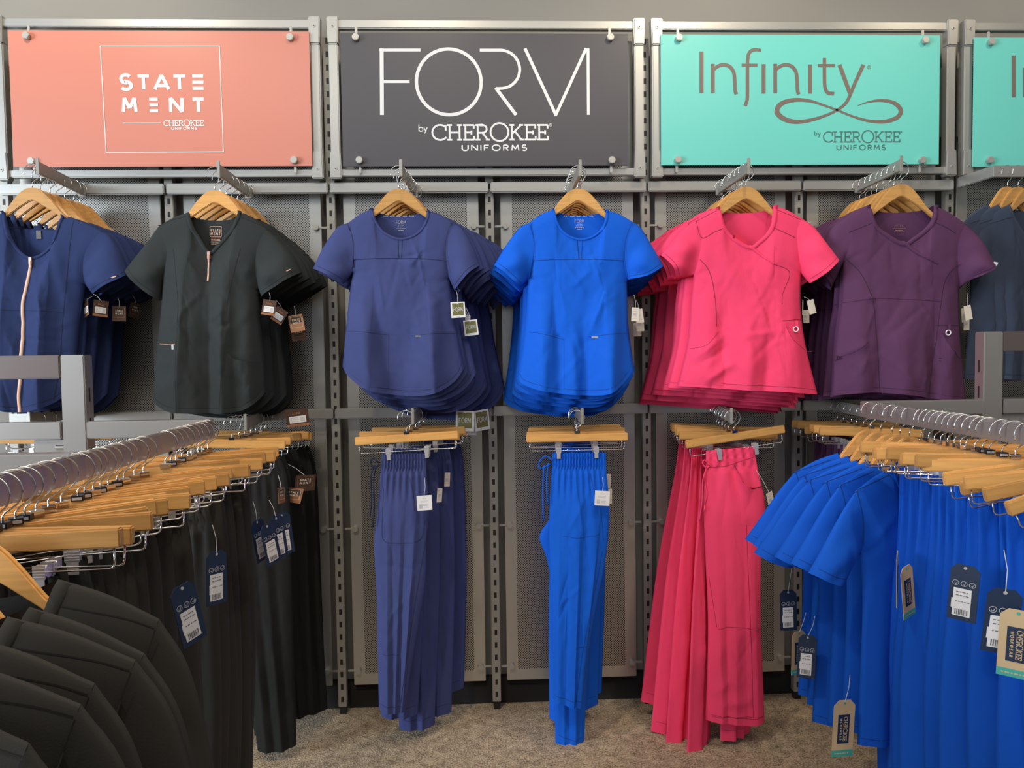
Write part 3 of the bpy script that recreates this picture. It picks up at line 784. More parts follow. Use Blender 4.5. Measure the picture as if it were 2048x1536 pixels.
# ------------------------------------------------------------------ hang tags (parts of the garment they are tied to)
def barcode(mb, x0, x1, z0, z1, y, mi, seed=1):
    r = random.Random(seed); x = x0
    while x < x1:
        wv = r.choice((.0007, .0011, .0016)); mb.box((x, y-.0002, z0), (min(x+wv, x1), y, z1), mi); x += wv+r.choice((.0007, .001))
def lines(mb, x0, x1, zs, h, y, mi, seed=2):
    r = random.Random(seed)
    for z in zs:
        x = x0
        while x < x1-.002:
            l = r.uniform(.002, .006); mb.box((x, y-.0002, z), (min(x+l, x1), y, z+h), mi); x += l+.0015
def tagcard(style):
    """card mesh centred on its hole edge: hangs down from (0,0,0); returns list of (part name, mesh, mats)"""
    out = []; mb = MB(); f = -.0006
    if style == 'form':
        mb.box((-.024, -.0004, -.053), (.024, .0004, 0)); mb.box((-.019, -.0010, -.045), (.019, f, -.004), 1)
        word(mb, 'FORM', SANS, -.0155, .0155, -.031, -.018, .0010, -.0013, flat, 0, .25)
        mb.box((-.003, -.0013, -.0055), (.003, -.0006, -.0035), 0); lines(mb, -.008, .008, (-.0495,), .0012, -.0007, 2)
        return [('card', mb, [M_['white'], M_['olive'], M_['lightink']])]
    if style == 'white':
        mb.box((-.0235, -.0004, -.047), (.0235, .0004, 0)); lines(mb, -.006, .008, (-.010,), .0016, f, 1)
        lines(mb, -.012, .012, (-.018, -.021), .0013, f, 1, 3); barcode(mb, -.017, -.007, -.041, -.027, f, 1); lines(mb, -.004, .012, (-.029, -.033, -.038), .0016, f, 1, 5)
        mb.disc((0, -.004), .0013, -.0009, f, 10, 1)
        return [('card', mb, [M_['white'], M_['lightink']])]
    if style == 'blank':
        mb.box((-.017, -.0004, -.062), (.017, .0004, 0)); mb.box((-.0035, -.0008, -.010), (.0035, f, -.0085), 1)
        return [('card', mb, [M_['cream'], M_['lightink']])]
    if style == 'slip':
        mb.box((-.014, -.0004, -.050), (.014, .0004, 0)); lines(mb, -.009, .009, (-.008, -.014, -.034, -.040), .0013, f, 1, 4); barcode(mb, -.009, .004, -.030, -.020, f, 1, 3)
        return [('card', mb, [M_['cream'], M_['lightink']])]
    if style in ('bronze', 'brown'):
        mb.box((-.025, -.0004, -.058), (.025, .0004, 0)); k = [M_['bronze'], M_['dbrown'], M_['cream']] if style == 'bronze' else [M_['dbrown'], M_['bronze'], M_['cream']]
        if style == 'bronze':
            mb.box((-.021, -.0009, -.028), (.021, f, -.004), 1)
        word(mb, 'STATE', SANS, -.013, .013, -.021, -.014, .0015, -.0013, flat, 2, .4); word(mb, 'MENT', SANS, -.013, .013, -.032, -.025, .0015, -.0013, flat, 2, .55)
        q = [(-.019, -.006), (.019, -.006), (.019, -.044), (-.019, -.044)]
        for i in range(4): stroke(mb, [q[i], q[(i+1) % 4]], .0008, -.0011, flat, 1 if style == 'brown' else 2)
        return [('card', mb, k)]
    if style == 'sticker':
        mb.box((-.026, -.0004, -.060), (.026, .0004, 0)); lines(mb, -.011, .011, (-.014, -.018), .002, f, 1, 3); mb.box((-.026, -.0008, -.060), (.026, f, -.052), 1)
        s = MB(); s.box((-.019, -.0011, -.048), (.019, f, -.025)); lines(s, -.016, .004, (-.031, -.037, -.043), .0016, -.0012, 1, 6); barcode(s, .006, .016, -.044, -.029, -.0012, 1)
        return [('card', mb, [M_['dbrown'], M_['bronze']]), ('price_sticker', s, [M_['white'], M_['lightink']])]
    if style == 'kraft':
        o = [(-.022, -.104), (.022, -.104), (.022, -.010), (.012, 0), (-.012, 0), (-.022, -.010)]
        mb.prism(o, -.0005, .0005); mb.box((-.022, -.0010, -.104), (.022, -.0006, -.092), 1); mb.box((-.012, -.0010, -.080), (.012, -.0006, -.027), 2)
        def vput(x, z, y): return (z, y, x)
        m0 = lambda x, z, y: (z, y, -x)
        word(mb, 'CHEROKEE', SLAB, .031, .076, .000, .0075, .0010, -.0013, m0, 0, .06); word(mb, 'WORKWEAR', SANS, .034, .073, -.0075, -.0035, .0009, -.0013, m0, 0, .6)
        lines(mb, -.016, .016, (-.099,), .002, -.0011, 0, 8)
        mb.disc((0, -.0055), .0024, -.0011, -.0006, 12, 1)
        return [('card', mb, [M_['kraft'], M_['teal'], M_['tnavy']])]
    if style == 'navy':
        o = [(-.021, -.100), (.021, -.100), (.021, -.010), (.012, 0), (-.012, 0), (-.021, -.010)]
        mb.prism(o, -.0005, .0005)
        for x in (-.012, 0, .012): stroke(mb, arc(x, -.034, .0045, .0045, 0, 360, 14), .0008, -.0009, flat, 1); 
        for x in (-.012, 0, .012): stroke(mb, [(x-.002, -.035), (x+.0005, -.0365), (x+.0025, -.032)], .0008, -.0009, flat, 1)
        mb.disc((0, -.006), .0026, -.0010, -.0006, 12, 1)
        s = MB(); s.box((-.014, -.0012, -.092), (.012, -.0006, -.043)); s.box((-.016, -.0014, -.079), (.010, -.0012, -.062)); lines(s, -.010, .010, (-.050, -.056, -.067), .0014, -.0015, 1, 7); barcode(s, -.010, .009, -.090, -.080, -.0013, 1, 5)
        return [('card', mb, [M_['tnavy'], M_['lightink']]), ('price_sticker', s, [M_['white'], M_['ink']])]
TAGM = {}
TAGLABEL = dict(form='white tag with olive square', white='white price tag', blank='plain cream tag', slip='pale paper slip tag', bronze='copper tag with white lettering', brown='dark brown tag',
                sticker='brown tag with white price sticker', kraft='kraft paper tag with navy box and teal foot', navy='navy tag with white price sticker')
def mesh_of(key, parts):
    if key not in TAGM:
        r = []
        for nm, mb, ms in parts:
            o = build(nm, mb, ms); r.append((nm, o.data)); bpy.data.objects.remove(o)
        TAGM[key] = r
    return TAGM[key]
def hang_tag(root, wp, style, rx=0, ry=0, rz=0, sc=1.0, string=None):
    """wp: where the card's top edge hangs; string: the point its loop comes from (both in the place)"""
    Mi = (Matrix.Translation(root.location) @ root.rotation_euler.to_matrix().to_4x4() @ Matrix.Diagonal((*root.scale, 1))).inverted()
    p = Mi @ Vector(wp)
    parts = mesh_of(style, tagcard(style) if style not in TAGM else None)
    o = bpy.data.objects.new('hang_tag', parts[0][1]); link(o, root, p); o.rotation_euler = (rx, ry, rz); o.scale = (sc,)*3
    o['label'] = TAGLABEL[style]
    for nm, me in parts[1:]: link(bpy.data.objects.new(nm, me), o)
    if string is not None:
        q = Mi @ Vector(string); L = Matrix.LocRotScale(p, o.rotation_euler, o.scale).inverted()
        a = L @ q; mb = MB(); mb.tube([(0, -.0008, -.004), tuple((a*.5+Vector((.003, 0, 0)))), tuple(a)], .0006, 5)
        build('string', mb, M_['string'], o)
    return o

# ------------------------------------------------------------------ wall arms, tops on the wall
YF = -.34
ORD = ['front', 'second', 'third', 'fourth', 'fifth', 'sixth', 'seventh', 'eighth', 'ninth', 'tenth']
def arm(base_px, tip_px, ztop, label, group, L=.345):
    b_ = at(base_px, 0, -.034); t_ = at(tip_px, 0, -.034-L)
    b_ = np.array([b_[0], -.034]); t_ = np.array([t_[0], -.034-L]); d = t_-b_; ln = float(np.linalg.norm(d)); ang = math.atan2(d[0], -d[1])
    root = thing('display_arm', (b_[0], b_[1], ztop), label, 'display arm', group, rotz=ang)
    mb = MB(); mb.box((-.0055, -ln, -.040), (.0055, 0, 0)); build('bar', mb, M_['steel2'], root, bevel=.0015)
    mb = MB(); mb.box((-.0055, -ln-.004, -.044), (.0055, -ln, .012)); build('end_stop', mb, M_['steel2'], root, bevel=.0015)
    mb = MB(); mb.box((-.013, -.006, -.046), (.013, .0, .004)); mb.box((-.010, -.002, -.044), (.010, .012, .002)); build('mounting_plate', mb, M_['steel2'], root, bevel=.0015)
    def pos(s):
        """point of the bar's top edge, s metres in front of the crossbar"""
        p = b_+d/ln*s; return Vector((p[0], p[1], ztop))
    return pos, ln, ang
def conv(hook, Y):
    def c(p):
        q = at(p[0], p[1], Y); return (q[0]-hook.x, q[2]-hook.z)
    def cl(ps): return [c(p) for p in ps]
    return c, cl
def spec_px(s, hook, Y):
    c, cl = conv(hook, Y); o = dict(s)
    for k in ('neck', 'bneck', 'armL', 'armR', 'sideL', 'sideR', 'hem', 'overlap'):
        if k in s: o[k] = cl(s[k])
    o['shL'] = o['armL'][0]; o['shR'] = o['armR'][0]
    o['sideL'][0] = o['armL'][-1]; o['sideR'][0] = o['armR'][-1]; o['hem'][0] = o['sideL'][-1]; o['hem'][-1] = o['sideR'][-1]
    for sd in 'LR':
        S = dict(s['sl'+sd]); S['outer'] = [o['arm'+sd][0]]+cl(S['outer']); S['inner'] = [o['arm'+sd][-1]]+cl(S['inner'])
        S['cuff'] = [S['outer'][-1]]+cl(S.get('cuff', []))+[S['inner'][-1]]; o['sl'+sd] = S
    o['bneck'][0] = o['neck'][0]; o['bneck'][-1] = o['neck'][-1]
    o['seams'] = [(cl(p), wd) for p, wd in s.get('seams', [])]
    o['bands'] = [c((a, b))+c((x, y))+(dd,) for a, b, x, y, dd in s.get('bands', [])]
    o['creases'] = [c((a, b))+c((x, y))+(wd, amp) for a, b, x, y, wd, amp in s.get('creases', [])]
    return o

TOPS = {}
TOPS['navyz'] = dict(seed=2.3, depth=.036, band=.010,
 neck=[(12, 423), (23, 461), (36, 490), (52, 508), (69, 515), (91, 506), (111, 484), (120, 454), (126, 430)], bneck=[(12, 423), (25, 450), (45, 456), (72, 455), (100, 458), (116, 455), (126, 430)],
 armL=[(-62, 458), (-38, 500), (-34, 540), (-34, 570)], armR=[(204, 462), (178, 500), (170, 535), (171, 570)],
 sideL=[(-34, 570), (-28, 640), (-26, 700), (-20, 780)], sideR=[(171, 570), (160, 640), (155, 700), (146, 778)],
 hem=[(-20, 780), (-10, 800), (18, 817), (55, 823), (94, 816), (122, 802), (146, 778)],
 slL=dict(outer=[(-90, 480), (-124, 545)], inner=[(-48, 590)], cuff=[(-88, 572)]),
 slR=dict(outer=[(222, 472), (243, 505), (261, 549)], inner=[(186, 589)], cuff=[(225, 570)], depth=.036),
 seams=[([(18, 455), (70, 457), (120, 460)], .0012), ([(150, 440), (146, 500), (140, 580), (133, 640)], .0012), ([(133, 640), (128, 720), (118, 800)], .0012), ([(60, 622), (133, 625)], .001), ([(60, 622), (-20, 622)], .001)],
 bands=[(30, 470, 18, 830, .018), (66, 520, 60, 830, .004), (95, 470, 100, 830, .020), (128, 450, 122, 830, .0)],
 creases=[(80, 540, 108, 640, .016, .005), (20, 560, 10, 700, .02, .006), (120, 480, 146, 620, .014, .006), (176, 540, 225, 500, .010, -.006)])
TOPS['black'] = dict(seed=5.1, depth=.038, band=.013,
 neck=[(379, 424), (392, 458), (409, 485), (422, 504), (433, 495), (457, 468), (471, 445), (478, 422)], bneck=[(379, 424), (392, 436), (430, 440), (466, 436), (478, 422)],
 armL=[(318, 452), (336, 497), (335, 529), (325, 561)], armR=[(534, 456), (518, 492), (513, 536), (516, 577)],
 sideL=[(325, 561), (321, 631), (311, 722), (306, 797)], sideR=[(516, 577), (521, 648), (529, 719), (533, 784)],
 hem=[(306, 797), (318, 811), (352, 822), (430, 825), (484, 821), (512, 808), (533, 784)],
 slL=dict(outer=[(286, 495), (250, 539)], inner=[(320, 602)], cuff=[(282, 572)], depth=.034), slR=dict(outer=[(566, 486), (588, 512), (604, 545)], inner=[(523, 594)], cuff=[(563, 570)], depth=.036),
 seams=[([(352, 500), (362, 560), (370, 631), (368, 740), (369, 822)], .0012), ([(486, 500), (470, 570), (463, 624), (462, 700), (453, 822)], .0012), ([(318, 452), (350, 440), (380, 432)], .001), ([(480, 434), (510, 446), (534, 456)], .001)],
 bands=[(352, 470, 335, 830, .004), (375, 470, 368, 830, .024), (398, 470, 402, 830, .010), (424, 520, 428, 830, -.004), (452, 500, 458, 830, .026), (478, 480, 484, 830, .008), (505, 480, 512, 830, .022)],
 creases=[(360, 660, 372, 630, .012, .006), (352, 640, 372, 700, .010, -.006), (430, 640, 455, 620, .012, .007), (440, 660, 470, 645, .010, -.005), (316, 735, 360, 715, .014, .006), (312, 790, 362, 752, .016, .006), (488, 720, 512, 790, .016, .007), (485, 550, 515, 535, .010, .005)])
TOPS['navy'] = dict(seed=8.7, depth=.033, band=.008,
 neck=[(745, 417), (753, 441), (769, 464), (797, 477), (823, 473), (842, 459), (853, 438), (855, 421)], bneck=[(745, 417), (765, 427), (798, 431), (834, 427), (855, 421)],
 armL=[(696, 446), (709, 490), (709, 520), (706, 545)], armR=[(904, 443), (892, 480), (891, 515), (898, 557)],
 sideL=[(706, 545), (699, 590), (693, 646), (685, 733)], sideR=[(898, 557), (905, 600), (912, 653), (929, 734)],
 hem=[(685, 733), (700, 754), (737, 778), (795, 790), (847, 790), (884, 780), (912, 760), (929, 734)],
 slL=dict(outer=[(675, 455), (648, 492), (626, 537)], inner=[(687, 568)], cuff=[(655, 550)], depth=.034), slR=dict(outer=[(926, 458), (946, 493), (960, 532)], inner=[(909, 581)], cuff=[(938, 548)], depth=.034, fwd=.01),
 seams=[([(709, 521), (750, 519), (799, 518), (845, 519), (894, 523)], .0016), ([(797, 479), (798, 500), (799, 518)], .0018), ([(806, 479), (804, 518)], .0012), ([(696, 447), (707, 480), (709, 520), (706, 544)], .0014), ([(903, 445), (893, 480), (892, 515), (898, 555)], .0014)],
 bands=[(727, 560, 735, 800, .020), (745, 560, 785, 800, -.010), (800, 560, 812, 800, -.010), (868, 560, 872, 800, .024), (880, 540, 900, 790, -.002)],
 creases=[(815, 520, 835, 535, .010, .005), (640, 500, 660, 560, .010, .005), (668, 480, 690, 540, .014, .006), (915, 480, 940, 540, .012, .006), (700, 600, 712, 560, .02, .006)])
TOPS['royal'] = dict(seed=11.9, depth=.033, band=.008,
 neck=[(1108, 418), (1115, 445), (1129, 466), (1155, 478), (1181, 474), (1201, 458), (1210, 438), (1212, 420)], bneck=[(1108, 418), (1126, 427), (1158, 430), (1193, 427), (1212, 420)],
 armL=[(1058, 446), (1067, 480), (1065, 520), (1056, 560)], armR=[(1264, 443), (1249, 480), (1246, 520), (1254, 562)],
 sideL=[(1056, 560), (1053, 620), (1046, 685), (1035, 757)], sideR=[(1254, 562), (1256, 640), (1262, 700), (1268, 736)],
 hem=[(1035, 757), (1048, 770), (1084, 781), (1136, 788), (1188, 790), (1220, 783), (1247, 764), (1268, 736)],
 slL=dict(outer=[(1040, 455), (1014, 488), (988, 531)], inner=[(1040, 575)], cuff=[(1012, 550)], depth=.034), slR=dict(outer=[(1281, 455), (1303, 490), (1327, 532)], inner=[(1256, 560)], cuff=[(1292, 552)], depth=.034),
 seams=[([(1066, 523), (1110, 521), (1155, 520), (1200, 521), (1246, 523)], .0016), ([(1153, 480), (1156, 519)], .0018), ([(1164, 480), (1161, 519)], .0012), ([(1059, 448), (1067, 480), (1065, 520), (1057, 558)], .0014), ([(1263, 445), (1250, 480), (1247, 520), (1254, 560)], .0014)],
 bands=[(1085, 560, 1080, 800, .022), (1105, 560, 1118, 800, -.002), (1140, 560, 1150, 800, .006), (1165, 600, 1166, 800, -.008), (1232, 560, 1218, 800, .026), (1240, 540, 1245, 790, .002)],
 creases=[(1168, 680, 1215, 560, .02, .007), (1030, 490, 1050, 550, .012, .006), (1275, 480, 1300, 540, .012, .006), (1180, 515, 1200, 530, .010, .004)])
TOPS['pink'] = dict(seed=14.2, depth=.036, band=.014,
 neck=[(1437, 414), (1447, 451), (1464, 474), (1496, 493), (1512, 484), (1528, 470), (1540, 448), (1546, 411)], bneck=[(1437, 414), (1450, 423), (1490, 425), (1534, 420), (1546, 411)],
 overlap=[(1464, 474), (1496, 494), (1520, 514), (1540, 531)],
 armL=[(1390, 441), (1400, 477), (1395, 516), (1387, 552)], armR=[(1602, 436), (1590, 467), (1594, 513), (1602, 547)],
 sideL=[(1387, 552), (1381, 604), (1374, 686), (1354, 772)], sideR=[(1602, 547), (1602, 620), (1611, 690), (1635, 789)],
 hem=[(1354, 772), (1400, 774), (1465, 778), (1563, 783), (1635, 789)],
 slL=dict(outer=[(1362, 462), (1320, 510)], inner=[(1352, 557)], cuff=[(1338, 532)], depth=.044, fwd=-.01), slR=dict(outer=[(1626, 455), (1648, 487), (1669, 521)], inner=[(1612, 568)], cuff=[(1640, 546)], depth=.034, fwd=.03),
 seams=[([(1390, 442), (1400, 477), (1425, 466), (1448, 457)], .0016), ([(1544, 458), (1566, 468), (1586, 477)], .0016), ([(1397, 520), (1415, 545), (1424, 590), (1427, 653)], .0015), ([(1540, 530), (1574, 546), (1558, 590), (1556, 610)], .0015), ([(1553, 643), (1585, 640), (1602, 640)], .0014), ([(1392, 443), (1420, 428), (1438, 420)], .0012), ([(1550, 420), (1575, 430), (1600, 440)], .0012), ([(1570, 706), (1612, 709)], .0016)],
 bands=[(1410, 560, 1400, 790, .016), (1440, 560, 1440, 790, .002), (1495, 560, 1484, 790, .020), (1530, 560, 1520, 790, .004), (1580, 560, 1590, 790, .020)],
 creases=[(1374, 720, 1440, 670, .012, .007), (1376, 735, 1455, 690, .010, -.006), (1400, 760, 1460, 720, .018, .010), (1395, 545, 1380, 530, .008, .006), (1500, 560, 1540, 690, .03, .006), (1590, 470, 1612, 440, .010, .005), (1395, 505, 1380, 470, .012, .005), (1540, 680, 1562, 640, .012, .005)])
TOPS['purple'] = dict(seed=17.4, depth=.036, band=.015,
 neck=[(1737, 410), (1750, 450), (1775, 471), (1803, 486), (1820, 477), (1842, 461), (1859, 440), (1867, 411)], bneck=[(1737, 410), (1752, 421), (1803, 424), (1850, 419), (1867, 411)],
 overlap=[(1775, 471), (1803, 487), (1830, 510), (1866, 530)],
 armL=[(1690, 436), (1700, 475), (1695, 500), (1687, 522)], armR=[(1929, 446), (1912, 485), (1910, 535), (1918, 578)],
 sideL=[(1687, 522), (1683, 601), (1673, 672), (1663, 791)], sideR=[(1918, 578), (1919, 647), (1924, 724), (1932, 801)],
 hem=[(1663, 791), (1725, 784), (1796, 788), (1866, 797), (1932, 801)],
 slL=dict(outer=[(1665, 458), (1638, 525)], inner=[(1675, 574)], cuff=[(1655, 552)], depth=.034, fwd=-.05), slR=dict(outer=[(1958, 478), (1984, 533)], inner=[(1933, 560)], cuff=[(1960, 546)], depth=.034, fwd=.02),
 seams=[([(1693, 466), (1722, 455), (1745, 444)], .0014), ([(1862, 446), (1885, 456), (1906, 468)], .0014), ([(1691, 520), (1715, 548), (1733, 595), (1740, 640), (1750, 786)], .0014), ([(1912, 530), (1884, 555), (1870, 620), (1846, 790)], .0014), ([(1684, 606), (1740, 598)], .0012), ([(1740, 598), (1800, 600), (1872, 604)], .001), ([(1860, 651), (1920, 651)], .0014), ([(1866, 716), (1923, 718)], .0016), ([(1866, 721), (1923, 723)], .0012)],
 bands=[(1712, 560, 1706, 800, .016), (1745, 560, 1752, 800, .0), (1795, 560, 1785, 800, .020), (1830, 560, 1836, 800, .012), (1868, 560, 1850, 800, -.002), (1890, 560, 1890, 800, .014)],
 creases=[(1669, 712, 1725, 685, .012, .006), (1725, 595, 1742, 600, .010, .006), (1880, 560, 1905, 520, .012, .006), (1912, 540, 1900, 600, .012, .006), (1880, 680, 1900, 715, .014, .006), (1700, 560, 1730, 600, .012, .004)])

def neckprint(root, drape_back, cx, cz, m, rows=4, wd=.02, big=None):
    mb = MB(); yb = drape_back(cx, cz)-.0012
    if big: word(mb, big, SANS, cx-wd*.9, cx+wd*.9, cz, cz+.010, .0009, yb, flat, 0, .25)
    for r in range(rows): 
        k = wd*(.5+.4*((r*7) % 3)/2); lines(mb, cx-k, cx+k, (cz-.006-r*.006,), .0016, yb, 0, r+3)
    return build('neck_print', mb, m, root)
def backdrape(root):
    b_ = [c for c in root.children if c.name.startswith('body')][0].data
    t = BVHTree.FromPolygons([v.co.copy() for v in b_.vertices], [tuple(p.vertices) for p in b_.polygons])
    def f(x, z):
        h = t.ray_cast(Vector((x, 1, z)), Vector((0, -1, 0))); return h[0].y-.0004 if h[0] else .012
    return f

STACKS = [  # key, arm base px, arm tip px, apex px of the front hanger, count, name for labels, growth, side step
 ('navyz', 150, 62, (65, 376), 7, 'navy zip-front top', 'navy zip tops', 'the left edge', .006),
 ('black', 486, 427, (430, 381), 7, 'black half-zip top', 'black zip tops', 'the coral sign', .006),
 ('navy', 822, 795, (798, 378), 8, 'navy round-neck top', 'navy round-neck tops', 'the charcoal sign, left half', .018),
 ('royal', 1137, 1157, (1156, 378), 8, 'royal blue round-neck top', 'royal blue tops', 'the charcoal sign, right half', .016),
 ('pink', 1437, 1497, (1492, 374), 8, 'pink crossover-neck top', 'pink tops', 'the turquoise sign, left half', .013),
 ('purple', 1718, 1805, (1802, 369), 8, 'purple crossover-neck top', 'purple tops', 'the turquoise sign, right half', .004),
]
ROOTS = {}
for key, bpx, tpx, apex, n, nm, grp, where, grow in STACKS:
    a = at(apex[0], apex[1], YF); hook0 = Vector((a[0], YF, a[2]+.078))
    pos, ln, ang = arm(bpx, tpx, hook0.z, 'silver wall arm carrying the %s' % grp, 'upper wall arms')
    off = hook0.x-pos(-YF-.034).x
    sp = spec_px(TOPS[key], hook0, YF)
    root, dr, drb = make_top('scrub_shirt', sp, key)
    root.location = hook0
    USED.add(root.name)
    tag(root, '%s at the front of its stack under %s' % (nm, where), 'top', grp+' on the wall')
    c, cl = conv(hook0, YF)
    bd = backdrape(root)
    ROOTS[key] = (root, dr, c, cl, hook0)
    h = use(HANGER, hook0, 'wooden hanger inside the front %s' % nm, 'hanger', 'wooden hangers of the '+grp, rz=rnd.uniform(-.02, .02))
    tops = [root]
    for i in range(1, n):
        s = -YF-.034-i*(.285/(n-1)); p = pos(s); rz = ang*.35+rnd.uniform(-.13, .13); sc = 1+grow*i+rnd.uniform(-.004, .006)
        p = Vector((p.x+off*(1-i/(n-1))+rnd.uniform(-.004, .004), p.y, p.z)); sh = {'navy': .010, 'pink': -.006, 'royal': -.003}.get(key, 0)*i+rnd.uniform(-.008, .008)
        ry = rnd.uniform(-.03, .03)
        o = dup(root, ('body', 'sleeve', 'neckband'))
        o.location = p+Vector((sh, 0, 0)); o.rotation_euler = (0, ry, rz); o.scale = (sc, sc*.6, sc*(1+.002*i))
        tag(o, '%s, %s from the front of its stack on the wall' % (nm, ORD[i]), 'top', grp+' on the wall')
        use(HANGER, p, 'wooden hanger of the %s, %s from the front' % (nm, ORD[i]), 'hanger', 'wooden hangers of the '+grp, rz=rz+rnd.uniform(-.03, .03), ry=ry)
        tops.append(o)
    ROOTS[key+'_all'] = tops
    # parts seen only on the front top
    if key == 'navyz':
        z = MB(); dr.strip(z, cl([(68, 517), (67, 542), (63, 585), (60, 611), (61, 653), (60, 698), (59, 747), (55, 790), (56, 822)]), .0085, .003, 0, 70)
        zo = build('zipper', z, M_['peach'], root, smooth=True, merge=True)
        x, zz = c((68, 516)); y = dr.y(x, zz); pm = MB(); pm.box((x-.005, y-.008, zz-.024), (x+.005, y-.002, zz)); pm.box((x-.0032, y-.010, zz-.034), (x+.0032, y-.006, zz-.012)); build('puller', pm, M_['rose'], zo, bevel=.001)
        lb = MB(); x, zz = c((73, 467)); yb = bd(x, zz); lb.box((x-.008, yb-.003, zz-.016), (x+.008, yb-.0018, zz+.012)); build('neck_label', lb, M_['ink'], root)
        bg_ = MB(); x, zz = c((236, 556)); y = dr.y(x, zz); bg_.prism([(x-.012, zz-.006), (x+.010, zz+.001), (x+.011, zz+.005), (x-.011, zz-.002)], y-.0016, y); build('sleeve_badge', bg_, M_['rose'], root)
    if key == 'black':
        z = MB(); dr.strip(z, cl([(422, 506), (422, 535), (422, 563)]), .0060, .003, 0, 30); zo = build('zipper', z, M_['rose'], root, smooth=True, merge=True)
        x, zz = c((422, 505)); y = dr.y(x, zz-.01); pm = MB(); pm.box((x-.005, y-.008, zz-.024), (x+.005, y-.002, zz)); pm.box((x-.003, y-.010, zz-.034), (x+.003, y-.006, zz-.012)); build('puller', pm, M_['rose'], zo, bevel=.001)
        z = MB(); dr.strip(z, cl([(323, 688), (345, 689), (366, 689)]), .0045, .002, 0, 20); zo = build('pocket_zipper', z, M_['rose'], root, smooth=True, merge=True)
        x, zz = c((360, 694)); y = dr.y(x, zz); pm = MB(); pm.box((x-.004, y-.006, zz-.010), (x+.004, y-.002, zz+.008)); build('puller', pm, M_['silverm'], zo, bevel=.001)
        pk = MB(); dr.patch(pk, cl([(467, 706), (480, 718), (500, 722), (526, 723)]), cl([(455, 812), (490, 812), (520, 790)]), cl([(467, 706), (461, 760), (455, 812)]), cl([(526, 723), (528, 760), (520, 790)]), .003, .008)
        build('pocket', pk, M_['black'], root, smooth=True)
        lb = MB(); x, zz = c((428.5, 461)); yb = bd(x, zz)-.001
        q = [c((417, 451.5)), c((440, 451.5)), c((440, 472)), c((417, 472))]
        for i in range(4): stroke(lb, [q[i], q[(i+1) % 4]], .0010, yb, flat)
        wx0, wz = c((419, 462)); wx1, wz1 = c((438, 457)); word(lb, 'STATE', SANS, wx0, wx1, wz, wz1, .0012, yb, flat, 0, .35)
        wx0, wz = c((419, 469)); wx1, wz1 = c((438, 464)); word(lb, 'MENT', SANS, wx0, wx1, wz, wz1, .0012, yb, flat, 0, .55)
        for yy_ in (475, 478, 481, 485, 488): lines(lb, x-.016, x+.016, (c((428, yy_))[1],), .0016, yb, 0, yy_)
        build('neck_print', lb, M_['peach'], root)
        tp = MB()
        for k_ in range(4): x0_, z0_ = c((400+k_*17, 438)); lines(tp, x0_, x0_+.018, (z0_,), .0022, bd(x0_+.01, z0_)-.001, 0, k_)
        build('neck_tape', tp, M_['lightink'], root)
        bg_ = MB(); x, zz = c((579.5, 543.5)); y = dr.y(x, zz); bg_.prism([(x-.011, zz-.007), (x+.010, zz+.002), (x+.011, zz+.006), (x-.010, zz-.003)], y-.0018, y); build('sleeve_badge', bg_, M_['rose'], root)
    if key in ('navy', 'royal'):
        nav = key == 'navy'
        PL = ([(693, 659), (730, 661), (779, 667)], [(692, 740), (740, 772), (779, 776)], [(693, 659), (689, 700), (692, 740)], [(779, 667), (778, 720), (779, 776)]) if nav else \
             ([(1056, 661), (1084, 665), (1126, 676)], [(1050, 748), (1084, 772), (1126, 779)], [(1056, 661), (1052, 700), (1050, 748)], [(1126, 676), (1126, 720), (1126, 780)])
        PR = ([(825, 669), (872, 664), (912, 663)], [(825, 778), (872, 776), (916, 745)], [(825, 669), (826, 720), (825, 778)], [(912, 663), (916, 700), (916, 745)]) if nav else \
             ([(1173, 671), (1220, 665), (1255, 664)], [(1174, 780), (1215, 775), (1258, 742)], [(1173, 671), (1174, 720), (1174, 780)], [(1255, 664), (1258, 700), (1258, 742)])
        for P4 in (PL, PR):
            pk = MB(); dr.patch(pk, *[cl(q) for q in P4], off=.003, gap=.006); Drape([pk]).strip(pk, [(p_[0], p_[1]-.006) for p_ in cl(P4[0])], .0012, .0006, 1, 24, thick=False)
            build('pocket', pk, [M_[key], STITCH[key]], root, smooth=True)
        x, zz = c((839, 673)) if nav else c((1185, 675)); y = dr.y(x, zz)-.0075
        bg_ = MB(); bg_.box((x-.0105, y-.002, zz-.0035), (x+.0105, y, zz+.0035)); build('pocket_badge', bg_, M_['ink'] if nav else M_['silverm'], root, bevel=.0008)
        x, zz = c((801, 446)) if nav else c((1160, 444)); neckprint(root, bd, x, zz, M_['lightink'], 4, .018, 'FORM')
        tp = MB()
        for k_ in range(5): x0_, z0_ = c(((766 if nav else 1128)+k_*13, 431.5)); lines(tp, x0_, x0_+.016, (z0_,), .0022, bd(x0_+.008, z0_-.004)-.0015, 0, k_)
        build('neck_tape', tp, M_['white'], root)
